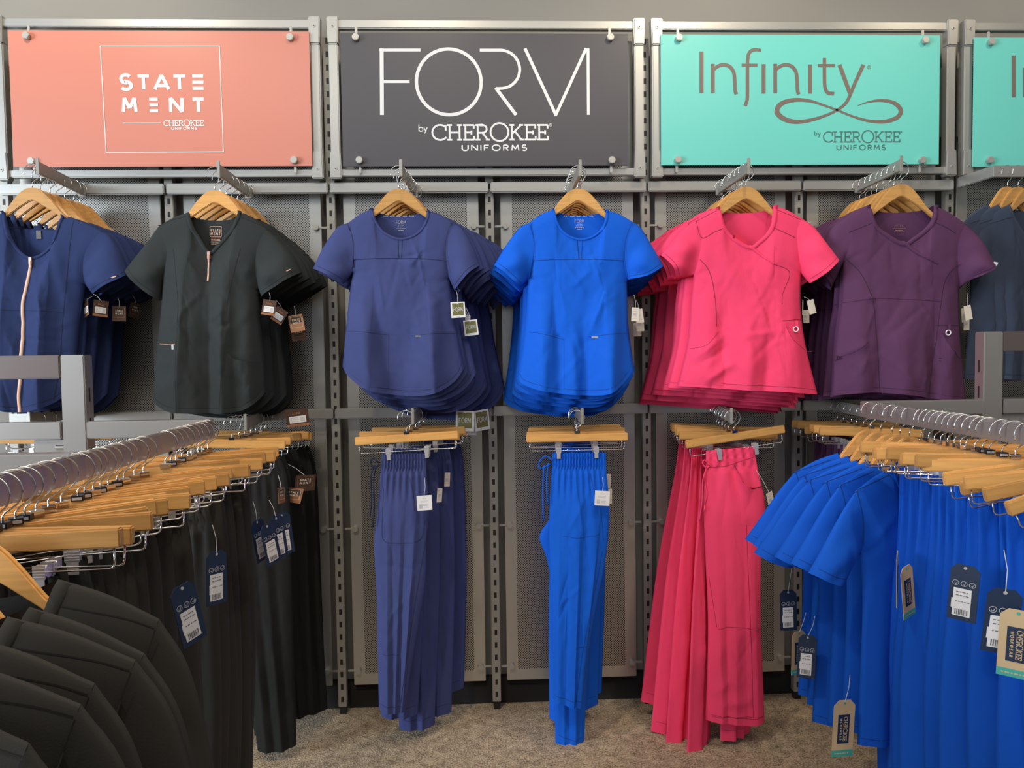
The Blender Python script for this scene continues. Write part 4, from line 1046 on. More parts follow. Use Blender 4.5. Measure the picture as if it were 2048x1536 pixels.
    if key in ('pink', 'purple'):
        pnk = key == 'pink'
        PL = ([(1376, 694), (1400, 689), (1417, 674), (1430, 660)], [(1364, 766), (1400, 768), (1440, 770)], [(1376, 694), (1370, 730), (1364, 766)], [(1430, 660), (1436, 715), (1440, 770)]) if pnk else \
             ([(1669, 712), (1690, 704), (1708, 692), (1724, 680)], [(1667, 782), (1700, 778), (1735, 779)], [(1669, 712), (1668, 745), (1667, 782)], [(1724, 680), (1730, 730), (1735, 779)])
        PR = ([(1560, 650), (1573, 675), (1596, 692), (1611, 700)], [(1558, 770), (1590, 775), (1625, 778)], [(1560, 650), (1560, 710), (1558, 770)], [(1611, 700), (1616, 740), (1625, 778)]) if pnk else \
             ([(1872, 664), (1884, 690), (1905, 710), (1922, 716)], [(1860, 788), (1895, 792), (1926, 794)], [(1872, 664), (1868, 730), (1860, 788)], [(1922, 716), (1924, 760), (1926, 794)])
        for P4 in (PL, PR):
            pk = MB(); dr.patch(pk, *[cl(q) for q in P4], off=.0022, gap=.004); Drape([pk]).strip(pk, [(p_[0]+.002, p_[1]-.006) for p_ in cl(P4[0])], .0012, .0006, 1, 24, thick=False)
            build('pocket', pk, [M_[key], STITCH[key]], root, smooth=True)
        x, zz = c((1583, 659)) if pnk else c((1883, 666)); y = dr.y(x, zz)-.004
        rg = MB(); rg.tube([(x+.0085*math.cos(a_), y-.002, zz+.0085*math.sin(a_)) for a_ in np.linspace(0, 2*PI, 22)[:-1]], .0019, 6, closed=True)
        ro = build('badge_ring', rg, M_['white'], root, smooth=True)
        lp = MB(); lp.box((x-.001, y-.002, zz+.007), (x+.008, y-.0005, zz+.030)); build('loop', lp, M_[key], ro)
        if not pnk:
            x, zz = c((1803, 446)); neckprint(root, bd, x, zz, M_['rose'], 5, .026)
            x, zz = c((1976, 531)); y = dr.y(x, zz); bg_ = MB(); bg_.prism([(x-.010, zz-.008), (x+.004, zz-.010), (x+.009, zz+.006), (x-.005, zz+.009)], y-.0018, y); build('sleeve_badge', bg_, M_['white'], root)

def tag_at(root, px, Y, style, rx=0, ry=0, rz=0, sc=1.0, spx=None):
    hang_tag(root, at(px[0], px[1], Y), style, rx, ry, rz, sc, None if spx is None else at(spx[0], spx[1], Y+.004))
T_ = ROOTS['navyz_all']
tag_at(T_[0], (203, 601), -.355, 'sticker', 0, .12, .75, .9, (187, 588)); tag_at(T_[1], (170, 601), -.325, 'sticker', 0, -.25, -.9, .9, (186, 592)); tag_at(T_[2], (238, 612), -.27, 'brown', 0, .05, .3, .9, (236, 596)); tag_at(T_[4], (272, 606), -.2, 'brown', 0, .25, .9, .9, (265, 590))
T_ = ROOTS['black_all']
tag_at(T_[0], (540, 600), -.37, 'sticker', 0, .16, .1, .86, (538, 585)); tag_at(T_[1], (566, 618), -.31, 'sticker', 0, .55, .5, .86, (552, 600)); tag_at(T_[2], (590, 630), -.27, 'bronze', 0, -.18, .1, 1.0, (588, 612)); tag_at(T_[3], (594, 648), -.24, 'brown', 0, -.12, .1, 1.0, (590, 630))
T_ = ROOTS['navy_all']
tag_at(T_[0], (915, 604), -.385, 'form', 0, -.05, .05, 1.0, (912, 580)); tag_at(T_[1], (940, 640), -.31, 'form', 0, -.10, .1, 1.0, (932, 615)); tag_at(T_[2], (935, 643), -.27, 'white', 0, -.05, 0, 1.0, (930, 615)); tag_at(T_[3], (928, 630), -.25, 'white', 0, .1, 0, .95)
tag_at(T_[5], (930, 822), -.15, 'form', 0, .03, .1, 1.3); tag_at(T_[6], (962, 820), -.12, 'form', 0, -.1, .7, 1.3); tag_at(T_[7], (940, 842), -.09, 'white', 0, .08, .1, 1.0)
T_ = ROOTS['royal_all']
tag_at(T_[0], (1271, 615), -.37, 'slip', 0, .05, .1, .95, (1268, 590)); tag_at(T_[1], (1277, 618), -.32, 'slip', 0, -.12, 0, .95, (1272, 600)); tag_at(T_[2], (1279, 635), -.28, 'slip', 0, -.05, 0, .95); tag_at(T_[3], (1275, 645), -.25, 'slip', 0, .03, 0, .95)
T_ = ROOTS['pink_all']
tag_at(T_[0], (1620, 600), -.35, 'blank', 0, -.26, .2, .8, (1608, 594)); tag_at(T_[1], (1606, 600), -.33, 'blank', 0, .05, 1.2, .85); tag_at(T_[2], (1612, 620), -.29, 'slip', 0, -.05, .2, .9)
T_ = ROOTS['purple_all']
tag_at(T_[0], (1934, 611), -.36, 'blank', 0, -.2, .15, .82, (1934, 585)); tag_at(T_[1], (1928, 616), -.32, 'slip', 0, -.08, .4, 1.0); tag_at(T_[2], (1933, 634), -.29, 'slip', 0, -.02, .2, .95)

# ------------------------------------------------------------------ trousers
def make_pants(name, sp, key):
    """trousers folded in half and clipped at the waistband: a flattened cloth tube; outlines from the hook (x right, z up)"""
    root = bpy.data.objects.new(name, None); root.empty_display_size = .02; COL.objects.link(root)
    nu, nv = sp.get('nu', 56), sp.get('nv', 100); seed = sp.get('seed', 1.0)
    u = np.linspace(0, 1, nu); v = np.linspace(0, 1, nv)
    L = resample(catmull(sp['left'], 8), nv); R = resample(catmull(sp['right'], 8), nv)
    T = resample(catmull([L[0]]+list(sp.get('top', []))+[R[0]], 8), nu); B = resample(catmull([L[-1]]+list(sp.get('bottom', []))+[R[-1]], 8), nu)
    P = coons(T, B, L, R, u, v); X, Z = P[..., 0], P[..., 1]
    U = u[None, :]+0*X; V = v[:, None]+0*X
    e = np.sin(PI*U)**.5
    D = (.006+.019*sstep(.02, .28, V))*sp.get('depth', 1.0)
    fold = sp.get('fold', .8)*bands_offset(X, Z, sp.get('bands'), X[:, 0], X[:, -1])+creases_offset(X, Z, sp.get('creases', []))
    wr = sp.get('wrinkle', 1.0)
    fold += wr*(.009*nz(X, Z, 16, 1.3, seed)*sstep(.05, .4, V)+.004*nz(X, Z, 34, 4.5, seed+3)*sstep(.04, .2, V)+.0014*nz(X, Z, 60, 30, seed+5))
    nb = sp.get('elastic', 17)
    rc = random.Random(int(seed*10)); cr_ = []
    for _ in range(sp.get('ncr', 10)):
        i_, j_ = rc.randrange(nu//6, nu-nu//6), rc.randrange(nv//6, nv); cx, cz = X[j_, i_], Z[j_, i_]; a_ = rc.gauss(PI/2, .45); l_ = rc.uniform(.04, .14)
        cr_.append((cx-l_*math.cos(a_), cz-l_*math.sin(a_), cx+l_*math.cos(a_), cz+l_*math.sin(a_), rc.uniform(.006, .012), rc.choice((-1, 1))*rc.uniform(.0015, .0035)))
    fold += creases_offset(X, Z, cr_)*sstep(.08, .2, V)
    wb = sstep(.075, .055, V)
    fold += wb*.0042*np.sin(2*PI*U*nb+1.2*np.sin(V*230))+.0035*np.exp(-((V-.066)/.006)**2)*-1+(.0040*np.sin(2*PI*U*nb*.5+1))*sstep(.06, .08, V)*sstep(.22, .09, V)
    Y = -(D*e+fold*np.minimum(1, e*1.2))
    K = D*e*.9+wr*.008*nz(X, Z, 15, 1.5, seed+11)*e*sstep(.05, .4, V)
    body = MB(); body.grid(np.stack([X, Y, Z], -1)); 
    back = MB(); back.grid(np.stack([X, K, Z], -1), flip=True)
    dr = Drape([body])
    for pts, wd in sp.get('seams', []): dr.strip(body, pts, wd, .0007, 1, n=40, thick=False)
    hp = [tuple(p) for p in resample(P[-3], 14)[1:-1]]
    dr.strip(body, [(x, z+.006) for x, z in hp], .0014, .0007, 1, n=24, thick=False)
    body.v += []; o = len(body.v); body.v.extend(back.v); body.f.extend([tuple(i+o for i in f) for f in back.f]); body.m.extend(back.m)
    build('trouser_legs', body, [M_[key], STITCH[key]], root, smooth=True, merge=True)
    if sp.get('pocket'):
        p4 = sp['pocket']; pk = MB(); dr.patch(pk, *p4, off=.0022, gap=sp.get('pgap', .004))
        build('pocket', pk, M_[key], root, smooth=True)
    if sp.get('cord'):
        cd_ = MB()
        for path in sp['cord']:
            q = catmull([(x, z) for x, z in path], 8); cd_.tube([(x, dr.y(x, z)-.004, z) for x, z in q], .0026, 6)
        build('drawstring', cd_, M_[sp.get('cordm', key)], root, smooth=True)
    return root, dr
def pants_px(s, hook, Y):
    c, cl = conv(hook, Y); o = dict(s)
    for k in ('left', 'right', 'top', 'bottom'):
        if k in s: o[k] = cl(s[k])
    o['seams'] = [(cl(p), wd) for p, wd in s.get('seams', [])]
    o['bands'] = [c((a, b))+c((x, y))+(dd,) for a, b, x, y, dd in s.get('bands', [])]
    o['creases'] = [c((a, b))+c((x, y))+(wd, amp) for a, b, x, y, wd, amp in s.get('creases', [])]
    if 'pocket' in s: o['pocket'] = [cl(p) for p in s['pocket']]
    if 'cord' in s: o['cord'] = [cl(p) for p in s['cord']]
    return o
PANTS = {}
PANTS['navy'] = dict(cordm='dnavy', cord=[[(760, 925), (746, 917), (742, 926), (751, 935), (759, 928)], [(752, 932), (748, 960), (750, 1010), (747, 1052)], [(750, 930), (743, 950), (744, 1000), (741, 1032)]], seed=3.1, nu=130, left=[(764, 909), (760, 952), (753, 1034), (748, 1090), (753, 1190), (755, 1300), (758, 1416)], right=[(852, 907), (853, 952), (859, 1023), (853, 1081), (851, 1162), (838, 1248), (821, 1347), (810, 1421)],
 bottom=[(784, 1420)], elastic=15, seams=[([(768, 975), (765, 1050), (768, 1076), (785, 1083), (840, 1078), (850, 1040)], .0014), ([(820, 955), (828, 990), (830, 1020)], .0018), ([(852, 1080), (838, 1160), (818, 1290), (800, 1418)], .0014), ([(757, 1303), (800, 1304)], .001)],
 bands=[(775, 950, 778, 1420, .016), (786, 950, 787, 1420, -.002), (806, 950, 792, 1420, .008), (815, 950, 797, 1420, -.006), (838, 950, 806, 1420, .018), (848, 950, 809, 1420, .002)])
PANTS['royal'] = dict(cord=[[(1105, 920), (1090, 912), (1078, 925), (1081, 936), (1101, 927)], [(1096, 925), (1093, 960), (1094, 1006)], [(1088, 930), (1085, 980), (1086, 1040)]], seed=6.6, nu=130, left=[(1105, 907), (1103, 945), (1098, 1034), (1099, 1110), (1101, 1230), (1103, 1330), (1104, 1396)], right=[(1212, 905), (1213, 945), (1219, 1011), (1216, 1081), (1206, 1150), (1194, 1204), (1176, 1308), (1165, 1412)],
 bottom=[(1134, 1406)], elastic=19, seams=[([(1180, 945), (1188, 985), (1200, 1020), (1206, 1080)], .0014), ([(1125, 1070), (1160, 1072), (1198, 1066)], .0012), ([(1204, 1100), (1188, 1180), (1165, 1290), (1150, 1400)], .0014), ([(1148, 1290), (1172, 1288)], .0014)],
 bands=[(1120, 945, 1112, 1400, .018), (1138, 945, 1130, 1400, -.002), (1162, 945, 1146, 1400, .014), (1172, 945, 1150, 1400, -.006), (1206, 945, 1161, 1400, .020), (1211, 945, 1163, 1400, .004)],
 creases=[(1150, 950, 1170, 1100, .010, .006)])
PANTS['pink'] = dict(seed=9.4, nu=90, left=[(1412, 902), (1411, 935), (1407, 1003), (1411, 1120), (1416, 1240), (1414, 1350), (1410, 1438)], right=[(1508, 892), (1516, 940), (1531, 1015), (1523, 1100), (1522, 1250), (1527, 1380), (1529, 1442)],
 top=[(1440, 899), (1480, 896)], bottom=[(1450, 1441), (1500, 1447)], elastic=6, wrinkle=.8,
 pocket=[[(1468, 932), (1480, 962), (1500, 977), (1524, 973)], [(1478, 1048), (1505, 1048), (1527, 1045)], [(1468, 932), (1476, 990), (1478, 1048)], [(1524, 973), (1530, 1010), (1527, 1045)]], pgap=.014,
 seams=[([(1417, 934), (1450, 932), (1480, 922), (1508, 914)], .0014), ([(1486, 970), (1490, 1100), (1498, 1300), (1502, 1430)], .0014), ([(1432, 1254), (1465, 1249), (1521, 1257)], .0016), ([(1416, 1150), (1430, 1250)], .0012), ([(1420, 1428), (1470, 1428), (1528, 1430)], .0014)],
 bands=[(1425, 940, 1440, 1440, .012), (1445, 940, 1452, 1440, -.004), (1462, 940, 1468, 1440, .010), (1480, 940, 1492, 1440, .0), (1500, 940, 1512, 1440, .012)],
 creases=[(1420, 1380, 1460, 1350, .02, .006), (1440, 1400, 1500, 1395, .02, .006)],
 cord=[[(1418, 930), (1408, 920), (1404, 926), (1410, 934), (1418, 932)], [(1412, 933), (1404, 960), (1402, 1000), (1396, 1040)], [(1414, 934), (1408, 950), (1411, 990), (1405, 1020)]])
SLIM = lambda w_, ln, seed, lean=0.0, flare=0.0, fold=1.0: dict(seed=seed, fold=fold, ncr=22, nu=44, nv=64, left=[(-w_, -.143), (-w_-.004, -.30), (-w_-flare+lean*.4, -.143-ln*.5), (-w_*.85-flare+lean, -.143-ln)],
    right=[(w_, -.143), (w_+.012, -.27), (w_*.95+flare+lean*.4, -.143-ln*.5), (w_*.62+flare+lean, -.143-ln)], bottom=[(lean, -.15-ln)], elastic=13, wrinkle=1.5,
    bands=[(-w_*.55, -.2, -w_*.5+lean, -.143-ln, .015), (-w_*.25, -.2, -w_*.2+lean, -.143-ln, -.006), (w_*.15, -.2, w_*.1+lean, -.143-ln, .014), (w_*.5, -.2, w_*.3+lean, -.143-ln, -.004)])

PST = [ # key, base px, tip px, hook px (bar top y), count, name, group
 ('navy', 832, 809, (811, 868), 5, 'navy drawstring trousers', 'navy trousers', 'black'),
 ('royal', 1140, 1156, (1154, 867), 5, 'royal blue drawstring trousers', 'royal blue trousers', 'black'),
 ('pink', 1432, 1462, (1463, 866), 7, 'pink wide-leg trousers', 'pink trousers', 'black'),
]
for key, bpx, tpx, hp, n, nm, grp, _ in PST:
    a = at(hp[0], hp[1], YF); hook0 = Vector((a[0], YF, a[2]+.080))
    pos, ln, ang = arm(bpx, tpx, hook0.z, 'silver wall arm carrying the %s' % grp, 'lower wall arms')
    off = hook0.x-pos(-YF-.034).x
    root, dr = make_pants('scrub_trousers', pants_px(PANTS[key], hook0, YF), key)
    root.location = hook0; USED.add(root.name)
    tag(root, '%s at the front of their arm, fully in view' % nm, 'trousers', grp+' on the wall')
    tilt = {'navy': -.045, 'royal': .0, 'pink': -.135}[key]
    use(CLIPH, hook0, 'wooden clip hanger holding the front %s' % nm, 'hanger', 'clip hangers of the '+grp, ry=tilt)
    c, cl = conv(hook0, YF)
    if key == 'navy': hang_tag(root, at(848, 991, -.40), 'white', 0, -.04, .05, 1.08, at(849, 955, -.375))
    if key == 'royal': hang_tag(root, at(1205, 982, -.40), 'white', 0, .05, -.1, 1.08, at(1205, 955, -.375))
    if key == 'pink':
        pe = MB(); dr.strip(pe, cl([(1468, 930), (1480, 960), (1500, 975), (1523, 971)]), .0034, .0045, 0, 24); build('pocket_opening_shade', pe, STITCH['pink'], root, smooth=True)  # dark strip painting the shade inside the pocket opening
    if key == 'pink': hang_tag(root, at(1538, 985, -.36), 'slip', 0, -.3, .5, 1.1, at(1512, 940, -.35))
    lo, wd = {'navy': (1.0, .068), 'royal': (1.01, .070), 'pink': (1.10, .070)}[key]
    b1, d1 = make_pants('scrub_trousers', SLIM(wd, lo, 21.0+len(key), -.01 if key != 'pink' else -.03, .024 if key == 'pink' else .016), key)
    PROTO = b1
    if key == 'royal':
        kn = SLIM(wd, lo, 33.0); kn['left'] = [(-wd, -.143), (-wd-.004, -.27), (-wd-.012, -.36), (-wd-.052, -.425), (-wd-.026, -.50), (-wd-.012, -.58), (-wd-.004, -.75), (-wd*.9, -1.14)]
        KNEE, _ = make_pants('scrub_trousers', kn, key)
    for i in range(1, n):
        s = -YF-.034-i*(.285/(n-1)) if n > 1 else 0
        p = pos(s); p = Vector((p.x+off*(1-i/(n-1)), p.y, p.z))
        rz = rnd.uniform(-.12, .12); ry = rnd.uniform(-.03, .03)
        if key == 'pink': ry = (-.012, .06, .085, .105, .075, .13)[i-1]; rz = (.5, .8, .5, .35, .6, .3)[i-1]
        if key == 'navy': ry = (.012, .0, -.012, -.022)[i-1]; rz = (.1, .2, -.1, .05)[i-1]
        if key == 'royal': ry = (.012, .02, -.015, -.02)[i-1]; rz = (.1, -.3, .2, -.2)[i-1]
        dx = {'navy': (-.028, .004, .040, .066), 'royal': (-.012, -.004, .012, .022), 'pink': (.040, -.055, -.06, -.07, -.06, -.075)}[key][i-1]
        sz = {'navy': (.965, 1.035, 1.02, .97), 'royal': (1.07, 1.02, 1.0, .98), 'pink': (.955, 1.05, 1.04, .98, .95, .93)}[key][i-1]
        o = use(KNEE if key == 'royal' and i == 1 else PROTO, p+Vector((dx, 0, 0)), '%s, %s from the front on their wall arm' % (nm, ORD[i]), 'trousers', grp+' on the wall', rz=rz, ry=ry, sc=1.0)
        o.scale = (1, .8, sz)
        use(CLIPH, p, 'wooden clip hanger of the %s, %s from the front' % (nm, ORD[i]), 'hanger', 'clip hangers of the '+grp, rz=rnd.uniform(-.10, .10), ry=rnd.uniform(-.05, .03) if key != 'pink' else rnd.uniform(-.10, .12))
        if key == 'navy' and i in (1, 3): hang_tag(o, at((880, 975)[0] if i == 1 else 895, 977 if i == 1 else 945, p.y-.05), 'slip', 0, .1, .9, 1.0)
        if key == 'royal' and i in (1, 2): hang_tag(o, at(1217 if i == 1 else 1214, 978 if i == 1 else 948, p.y-.04), 'slip', 0, 0, .3, 1.0)
    if key == 'navy':
        pass
    # cords hanging at the left edge of the bunch
    q = [ch for ch in COL.objects if ch.parent == PROTO and ch.name.startswith('trouser_legs')][0]
# black and purple trousers deep on the wall, half hidden behind the racks
for key, bpx, tpx, hp, n, nm, grp, L_, hz in (('black', 510, 466, (466, 880), 7, 'black trousers', 'black wall trousers', 'lean', None), ('purple', 1676, 1745, (1744, 857), 6, 'purple trousers', 'purple wall trousers', 'lean', None)):
    a = at(hp[0], hp[1], YF); hook0 = Vector((a[0], YF, a[2]+.080))
    pos, ln, ang = arm(bpx, tpx, hook0.z, 'silver wall arm carrying the %s' % grp, 'lower wall arms')
    off = hook0.x-pos(-YF-.034).x
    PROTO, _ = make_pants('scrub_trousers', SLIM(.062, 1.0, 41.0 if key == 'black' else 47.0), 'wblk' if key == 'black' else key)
    for i in range(n):
        p = pos(-YF-.034-i*(.285/(n-1))); p = Vector((p.x+off*(1-i/(n-1)), p.y, p.z))
        rz = rnd.uniform(-.1, .1)+(.35 if key == 'black' and i in (2, 4) else .1 if key == 'black' else -.05)
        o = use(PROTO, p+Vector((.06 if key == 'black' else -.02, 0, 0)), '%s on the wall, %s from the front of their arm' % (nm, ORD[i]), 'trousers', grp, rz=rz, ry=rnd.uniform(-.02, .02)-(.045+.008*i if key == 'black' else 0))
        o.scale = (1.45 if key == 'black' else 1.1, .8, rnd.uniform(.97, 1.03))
        use(CLIPH, p, 'wooden clip hanger of the %s, %s from the front' % (grp, ORD[i]), 'hanger', 'clip hangers of the '+grp, rz=rz, ry=rnd.uniform(-.05, .05))
        if key == 'black':
            if i == 0: hang_tag(o, at(562, 975, -.36), 'bronze', 0, .05, 1.3, .9, at(556, 950, -.36))
            if i == 1: hang_tag(o, at(590, 976, -.30), 'bronze', 0, .22, -.2, .9)
            if i == 2: hang_tag(o, at(612, 950, -.26), 'brown', 0, .12, .1, 1.0, at(566, 923, -.26))
            if i == 3: hang_tag(o, at(592, 818, -.24), 'sticker', 0, -.04, .1, 1.05)

# clip hangers on the lowest left wall arm, glimpsed behind the left rack
a = at(24, 872, YF); hook0 = Vector((a[0], YF, a[2]+.080))
pos, ln, ang = arm(150, 24, hook0.z, 'silver wall arm behind the left rack post, below the navy zip tops', 'lower wall arms')
for i in range(4):
    use(CLIPH, pos(-YF-.034-i*.06), 'wooden clip hanger glimpsed behind the left rack beam, %s from the front' % ORD[i], 'hanger', 'clip hangers behind the left rack', rz=(.02, -.12, .1, -.05)[i], ry=(.02, -.04, .03, .0)[i])

# ------------------------------------------------------------------ floor racks in the foreground
def WX(dx): return CAM[0]+dx
def WY(d): return CAM[1]+d
ZR = 1.263
RXL, RXR = -.69, 1.14
def rack(name, side, rx, d_far, d_near, post_x, ztop, label):
    """square-tube floor rack; rx: hang rail, post_x: slotted post (both metres right of the lens), d: metres in front of the lens"""
    s = -1 if side == 'L' else 1
    root = thing(name, (WX(post_x), WY(d_far+.02), 0), label, 'clothes rack')
    X0, Y0 = root.location.x, root.location.y
    def bx(nm, a, b, m, bev=.0025, par=root):
        mb = MB(); lo = [min(a[i], b[i]) for i in range(3)]; hi = [max(a[i], b[i]) for i in range(3)]
        mb.box((lo[0]-X0, lo[1]-Y0, lo[2]), (hi[0]-X0, hi[1]-Y0, hi[2])); return build(nm, mb, m, par, bevel=bev)
    pr = bx('hang_rail', (WX(rx)-.0075, WY(d_near), ZR-.046), (WX(rx)+.0075, WY(d_far), ZR), M_['rackm'])
    yb = WY(d_far)
    bx('cross_beam', (WX(rx)+s*.004, yb, ZR-.044), (WX(post_x)-s*.026, yb+.03, ZR), M_['rackm'])
    bx('cross_beam', (WX(post_x)+s*.035, yb, ZR-.044), (WX(post_x)+s*1.1, yb+.03, ZR), M_['rackm'])
    mb = MB(); mb.box((-.030, -.022, .04), (.030, .022, ztop)); build('post', mb, M_['rackm'], root, bevel=.003)
    sl = MB()
    for k in range(14):
        z = ztop-.085-k*.078; x = -s*.0302
        sl.box((min(x, x-s*.0006), -.003, z-.036), (max(x, x-s*.0006), .003, z))
    build('slot_column', sl, M_['teeth'], root)
    bx('top_beam', (WX(post_x)+s*.030, yb-.004, ztop-.060), (WX(post_x)+s*1.1, yb+.04, ztop), M_['topbar'])
    mb = MB(); mb.box((s*.03, -.010, ZR-.085), (s*.11, .012, ZR-.046)); build('bracket', mb, M_['rackm'], root, bevel=.002)
    mb = MB(); mb.tube([(s*.030, -.012, ZR-.066), (s*.052, -.012, ZR-.066)], .006, 10); build('bolt', mb, M_['chrome'], root)
    mb = MB(); mb.box((-.030, -.45, .02), (.030, .45, .06)); build('foot_bar', mb, M_['rackm'], root, bevel=.003)
    for yy in (-.42, .42):
        mb = MB(); mb.tube([(0, yy, 0), (0, yy, .022)], .02, 14); build('leveling_foot', mb, M_['blackp'], root)
    return root, bx
rootL, bxl = rack('clothes_rack', 'L', RXL, 2.0, .55, -1.035, 1.434, 'brushed metal floor rack at left carrying black garments')
bxl('cross_beam', (WX(RXL)-.0075, WY(1.33), ZR-.045), (WX(RXL)-1.0, WY(1.36), ZR+.002), M_['rackm'])
rootR, bxr = rack('clothes_rack', 'R', RXR, 2.23, .7, 1.535, 1.466, 'brushed metal floor rack at right carrying royal blue garments')

def along(rx, d): return Vector((WX(rx), WY(d), ZR))
# left: trousers on clip hangers
PL1, _ = make_pants('scrub_trousers', SLIM(.085, .98, 61.0, .0, .02, 1.9), 'blkr')
PL2, _ = make_pants('scrub_trousers', SLIM(.078, 1.0, 67.0, .01, .025, 1.9), 'blkr')
dl = [1.10, 1.13, 1.155, 1.18, 1.21, 1.245, 1.285, 1.335, 1.36, 1.385, 1.41, 1.44, 1.475, 1.51, 1.55, 1.59, 1.70, 1.735, 1.765, 1.80, 1.83, 1.86, 1.895, 1.93, 1.965]
rot = [.0, .1, .55, .2, .75, .6, .85, .3, .7, .9, .55, .8, .5, .85, .4, .65, .1, .75, .6, .35, .5, .7, .3, .45, .55]
NTH = ['nearest', 'second', 'third', 'fourth', 'fifth', 'sixth', 'seventh', 'eighth', 'ninth', 'tenth', 'eleventh', 'twelfth', 'thirteenth', 'fourteenth', 'fifteenth', 'sixteenth', 'seventeenth',
       'eighteenth', 'nineteenth', 'twentieth', 'twenty-first', 'twenty-second', 'twenty-third', 'twenty-fourth', 'twenty-fifth']
LTR = []
for i, d in enumerate(dl):
    p = along(RXL, d); rz = rot[i]
    use(CLIPHD if i in (0, 1, 2, 3, 7, 8, 10, 12, 17, 19) else CLIPH, p, 'wooden clip hanger on the left rack, %s from the viewer' % NTH[i], 'hanger', 'clip hangers on the left rack', rz=rz, ry=rnd.uniform(-.03, .03))
    o = use((PL1, PL2)[i % 2], p, 'black trousers on the left rack, %s from the viewer' % NTH[i], 'trousers', 'black trousers on the left rack', rz=rz+rnd.uniform(-.06, .10), ry=rnd.uniform(-.015, .015))
    o.scale = (rnd.uniform(.98, 1.1), .9, rnd.uniform(.98, 1.05)); LTR.append(o)
for i, px, Y_, rx_, ry_, rz_, sp_ in ((6, (362, 1170), 1.2, 0, -.22, .2, None), (9, (433, 1102), 1.43, 0, .02, .1, (425, 1050)), (17, (513, 1040), 1.78, 0, -.22, .35, (506, 1003)), (18, (533, 1048), 1.76, 0, -.22, .5, None), (19, (551, 1032), 1.80, 0, -.14, .6, (538, 1000)), (20, (562, 1026), 1.85, 0, -.12, .3, None)):
    hang_tag(LTR[i], at(px[0], px[1], WY(Y_)), 'navy', rx_, ry_, rz_, 1.0, None if sp_ is None else at(sp_[0], sp_[1], WY(Y_)))

def make_jacket(name, key, sp):
    r, dr, db = make_top(name, sp, key); return r
def mir(s):
    """full outline from its right half"""
    f = lambda ps: [(-x, z) for x, z in ps]
    o = dict(s); o['armL'] = f(s['armR']); o['sideL'] = f(s['sideR']); o['slL'] = dict(s['slR'], outer=f(s['slR']['outer']), inner=f(s['slR']['inner']), cuff=f(s['slR']['cuff']))
    o['neck'] = f(reversed(s['neckR'][1:]))+s['neckR'] if s['neckR'][0][0] == 0 else f(reversed(s['neckR']))+s['neckR']
    o['bneck'] = f(reversed(s['bneckR'][1:]))+s['bneckR']
    o['hem'] = f(reversed(s['hemR'][1:]))+s['hemR']
    o['shL'] = o['armL'][0]; o['shR'] = o['armR'][0]
    for sd in 'LR':
        S = o['sl'+sd]; S['outer'] = [o['arm'+sd][0]]+list(S['outer']); S['inner'] = [o['arm'+sd][-1]]+list(S['inner']); S['cuff'] = [S['outer'][-1]]+list(S['cuff'])+[S['inner'][-1]]
    return o
JK = mir(dict(seed=71.0, depth=.042, band=.02, wrinkle=1.3, neckR=[(0, -.36), (.045, -.29), (.09, -.19), (.112, -.136)], bneckR=[(0, -.165), (.06, -.158), (.112, -.136)],
  armR=[(.245, -.195), (.222, -.28), (.212, -.34), (.215, -.40)], sideR=[(.215, -.40), (.215, -.55), (.225, -.78)], hemR=[(0, -.80), (.12, -.795), (.225, -.78)],
  slR=dict(outer=[(.285, -.27), (.315, -.42), (.335, -.60), (.345, -.72)], inner=[(.235, -.52), (.255, -.62), (.265, -.715)], cuff=[(.305, -.72)], depth=.04),
  seams=[([(.12, -.17), (.20, -.19), (.24, -.206)], .0014), ([(.243, -.207), (.222, -.28), (.213, -.38)], .0014)],
  bands=[(.06, -.3, .05, -.8, .012), (.10, -.3, .11, -.8, -.006), (.15, -.3, .16, -.8, .014), (-.06, -.3, -.05, -.8, .012), (-.12, -.3, -.12, -.8, -.006)], creases=[(.12, -.24, .21, -.30, .012, .006), (.26, -.36, .30, -.33, .012, .006), (.25, -.48, .31, -.44, .014, .007)]))
JACK = make_jacket('scrub_jacket', 'blkr', JK)
for i, (d, rz, dz) in enumerate(((1.06, .0, 0), (.985, -.08, -.010), (.925, .03, -.006), (.855, .0, 0), (.79, .05, 0), (.725, .0, 0))):
    p = along(RXL, d); p.z += dz
    o = use(JACK, p, 'black jacket on the left rack, %s behind the viewer-most end' % ['sixth', 'fifth', 'fourth', 'third', 'second', 'first'][i] if False else 'black jacket at the near end of the left rack, %s counted from the trousers' % (ORD[i] if i else 'first'), 'jacket', 'black jackets on the left rack', rz=rz)
    k_ = 1.0 if i == 0 else rnd.uniform(1.05, 1.12); o.scale = (k_, .75, 1)
    use(HANGER, p, 'wooden hanger inside the %s black jacket counted from the trousers' % (ORD[i] if i else 'first'), 'hanger', 'jacket hangers on the left rack', rz=rz)

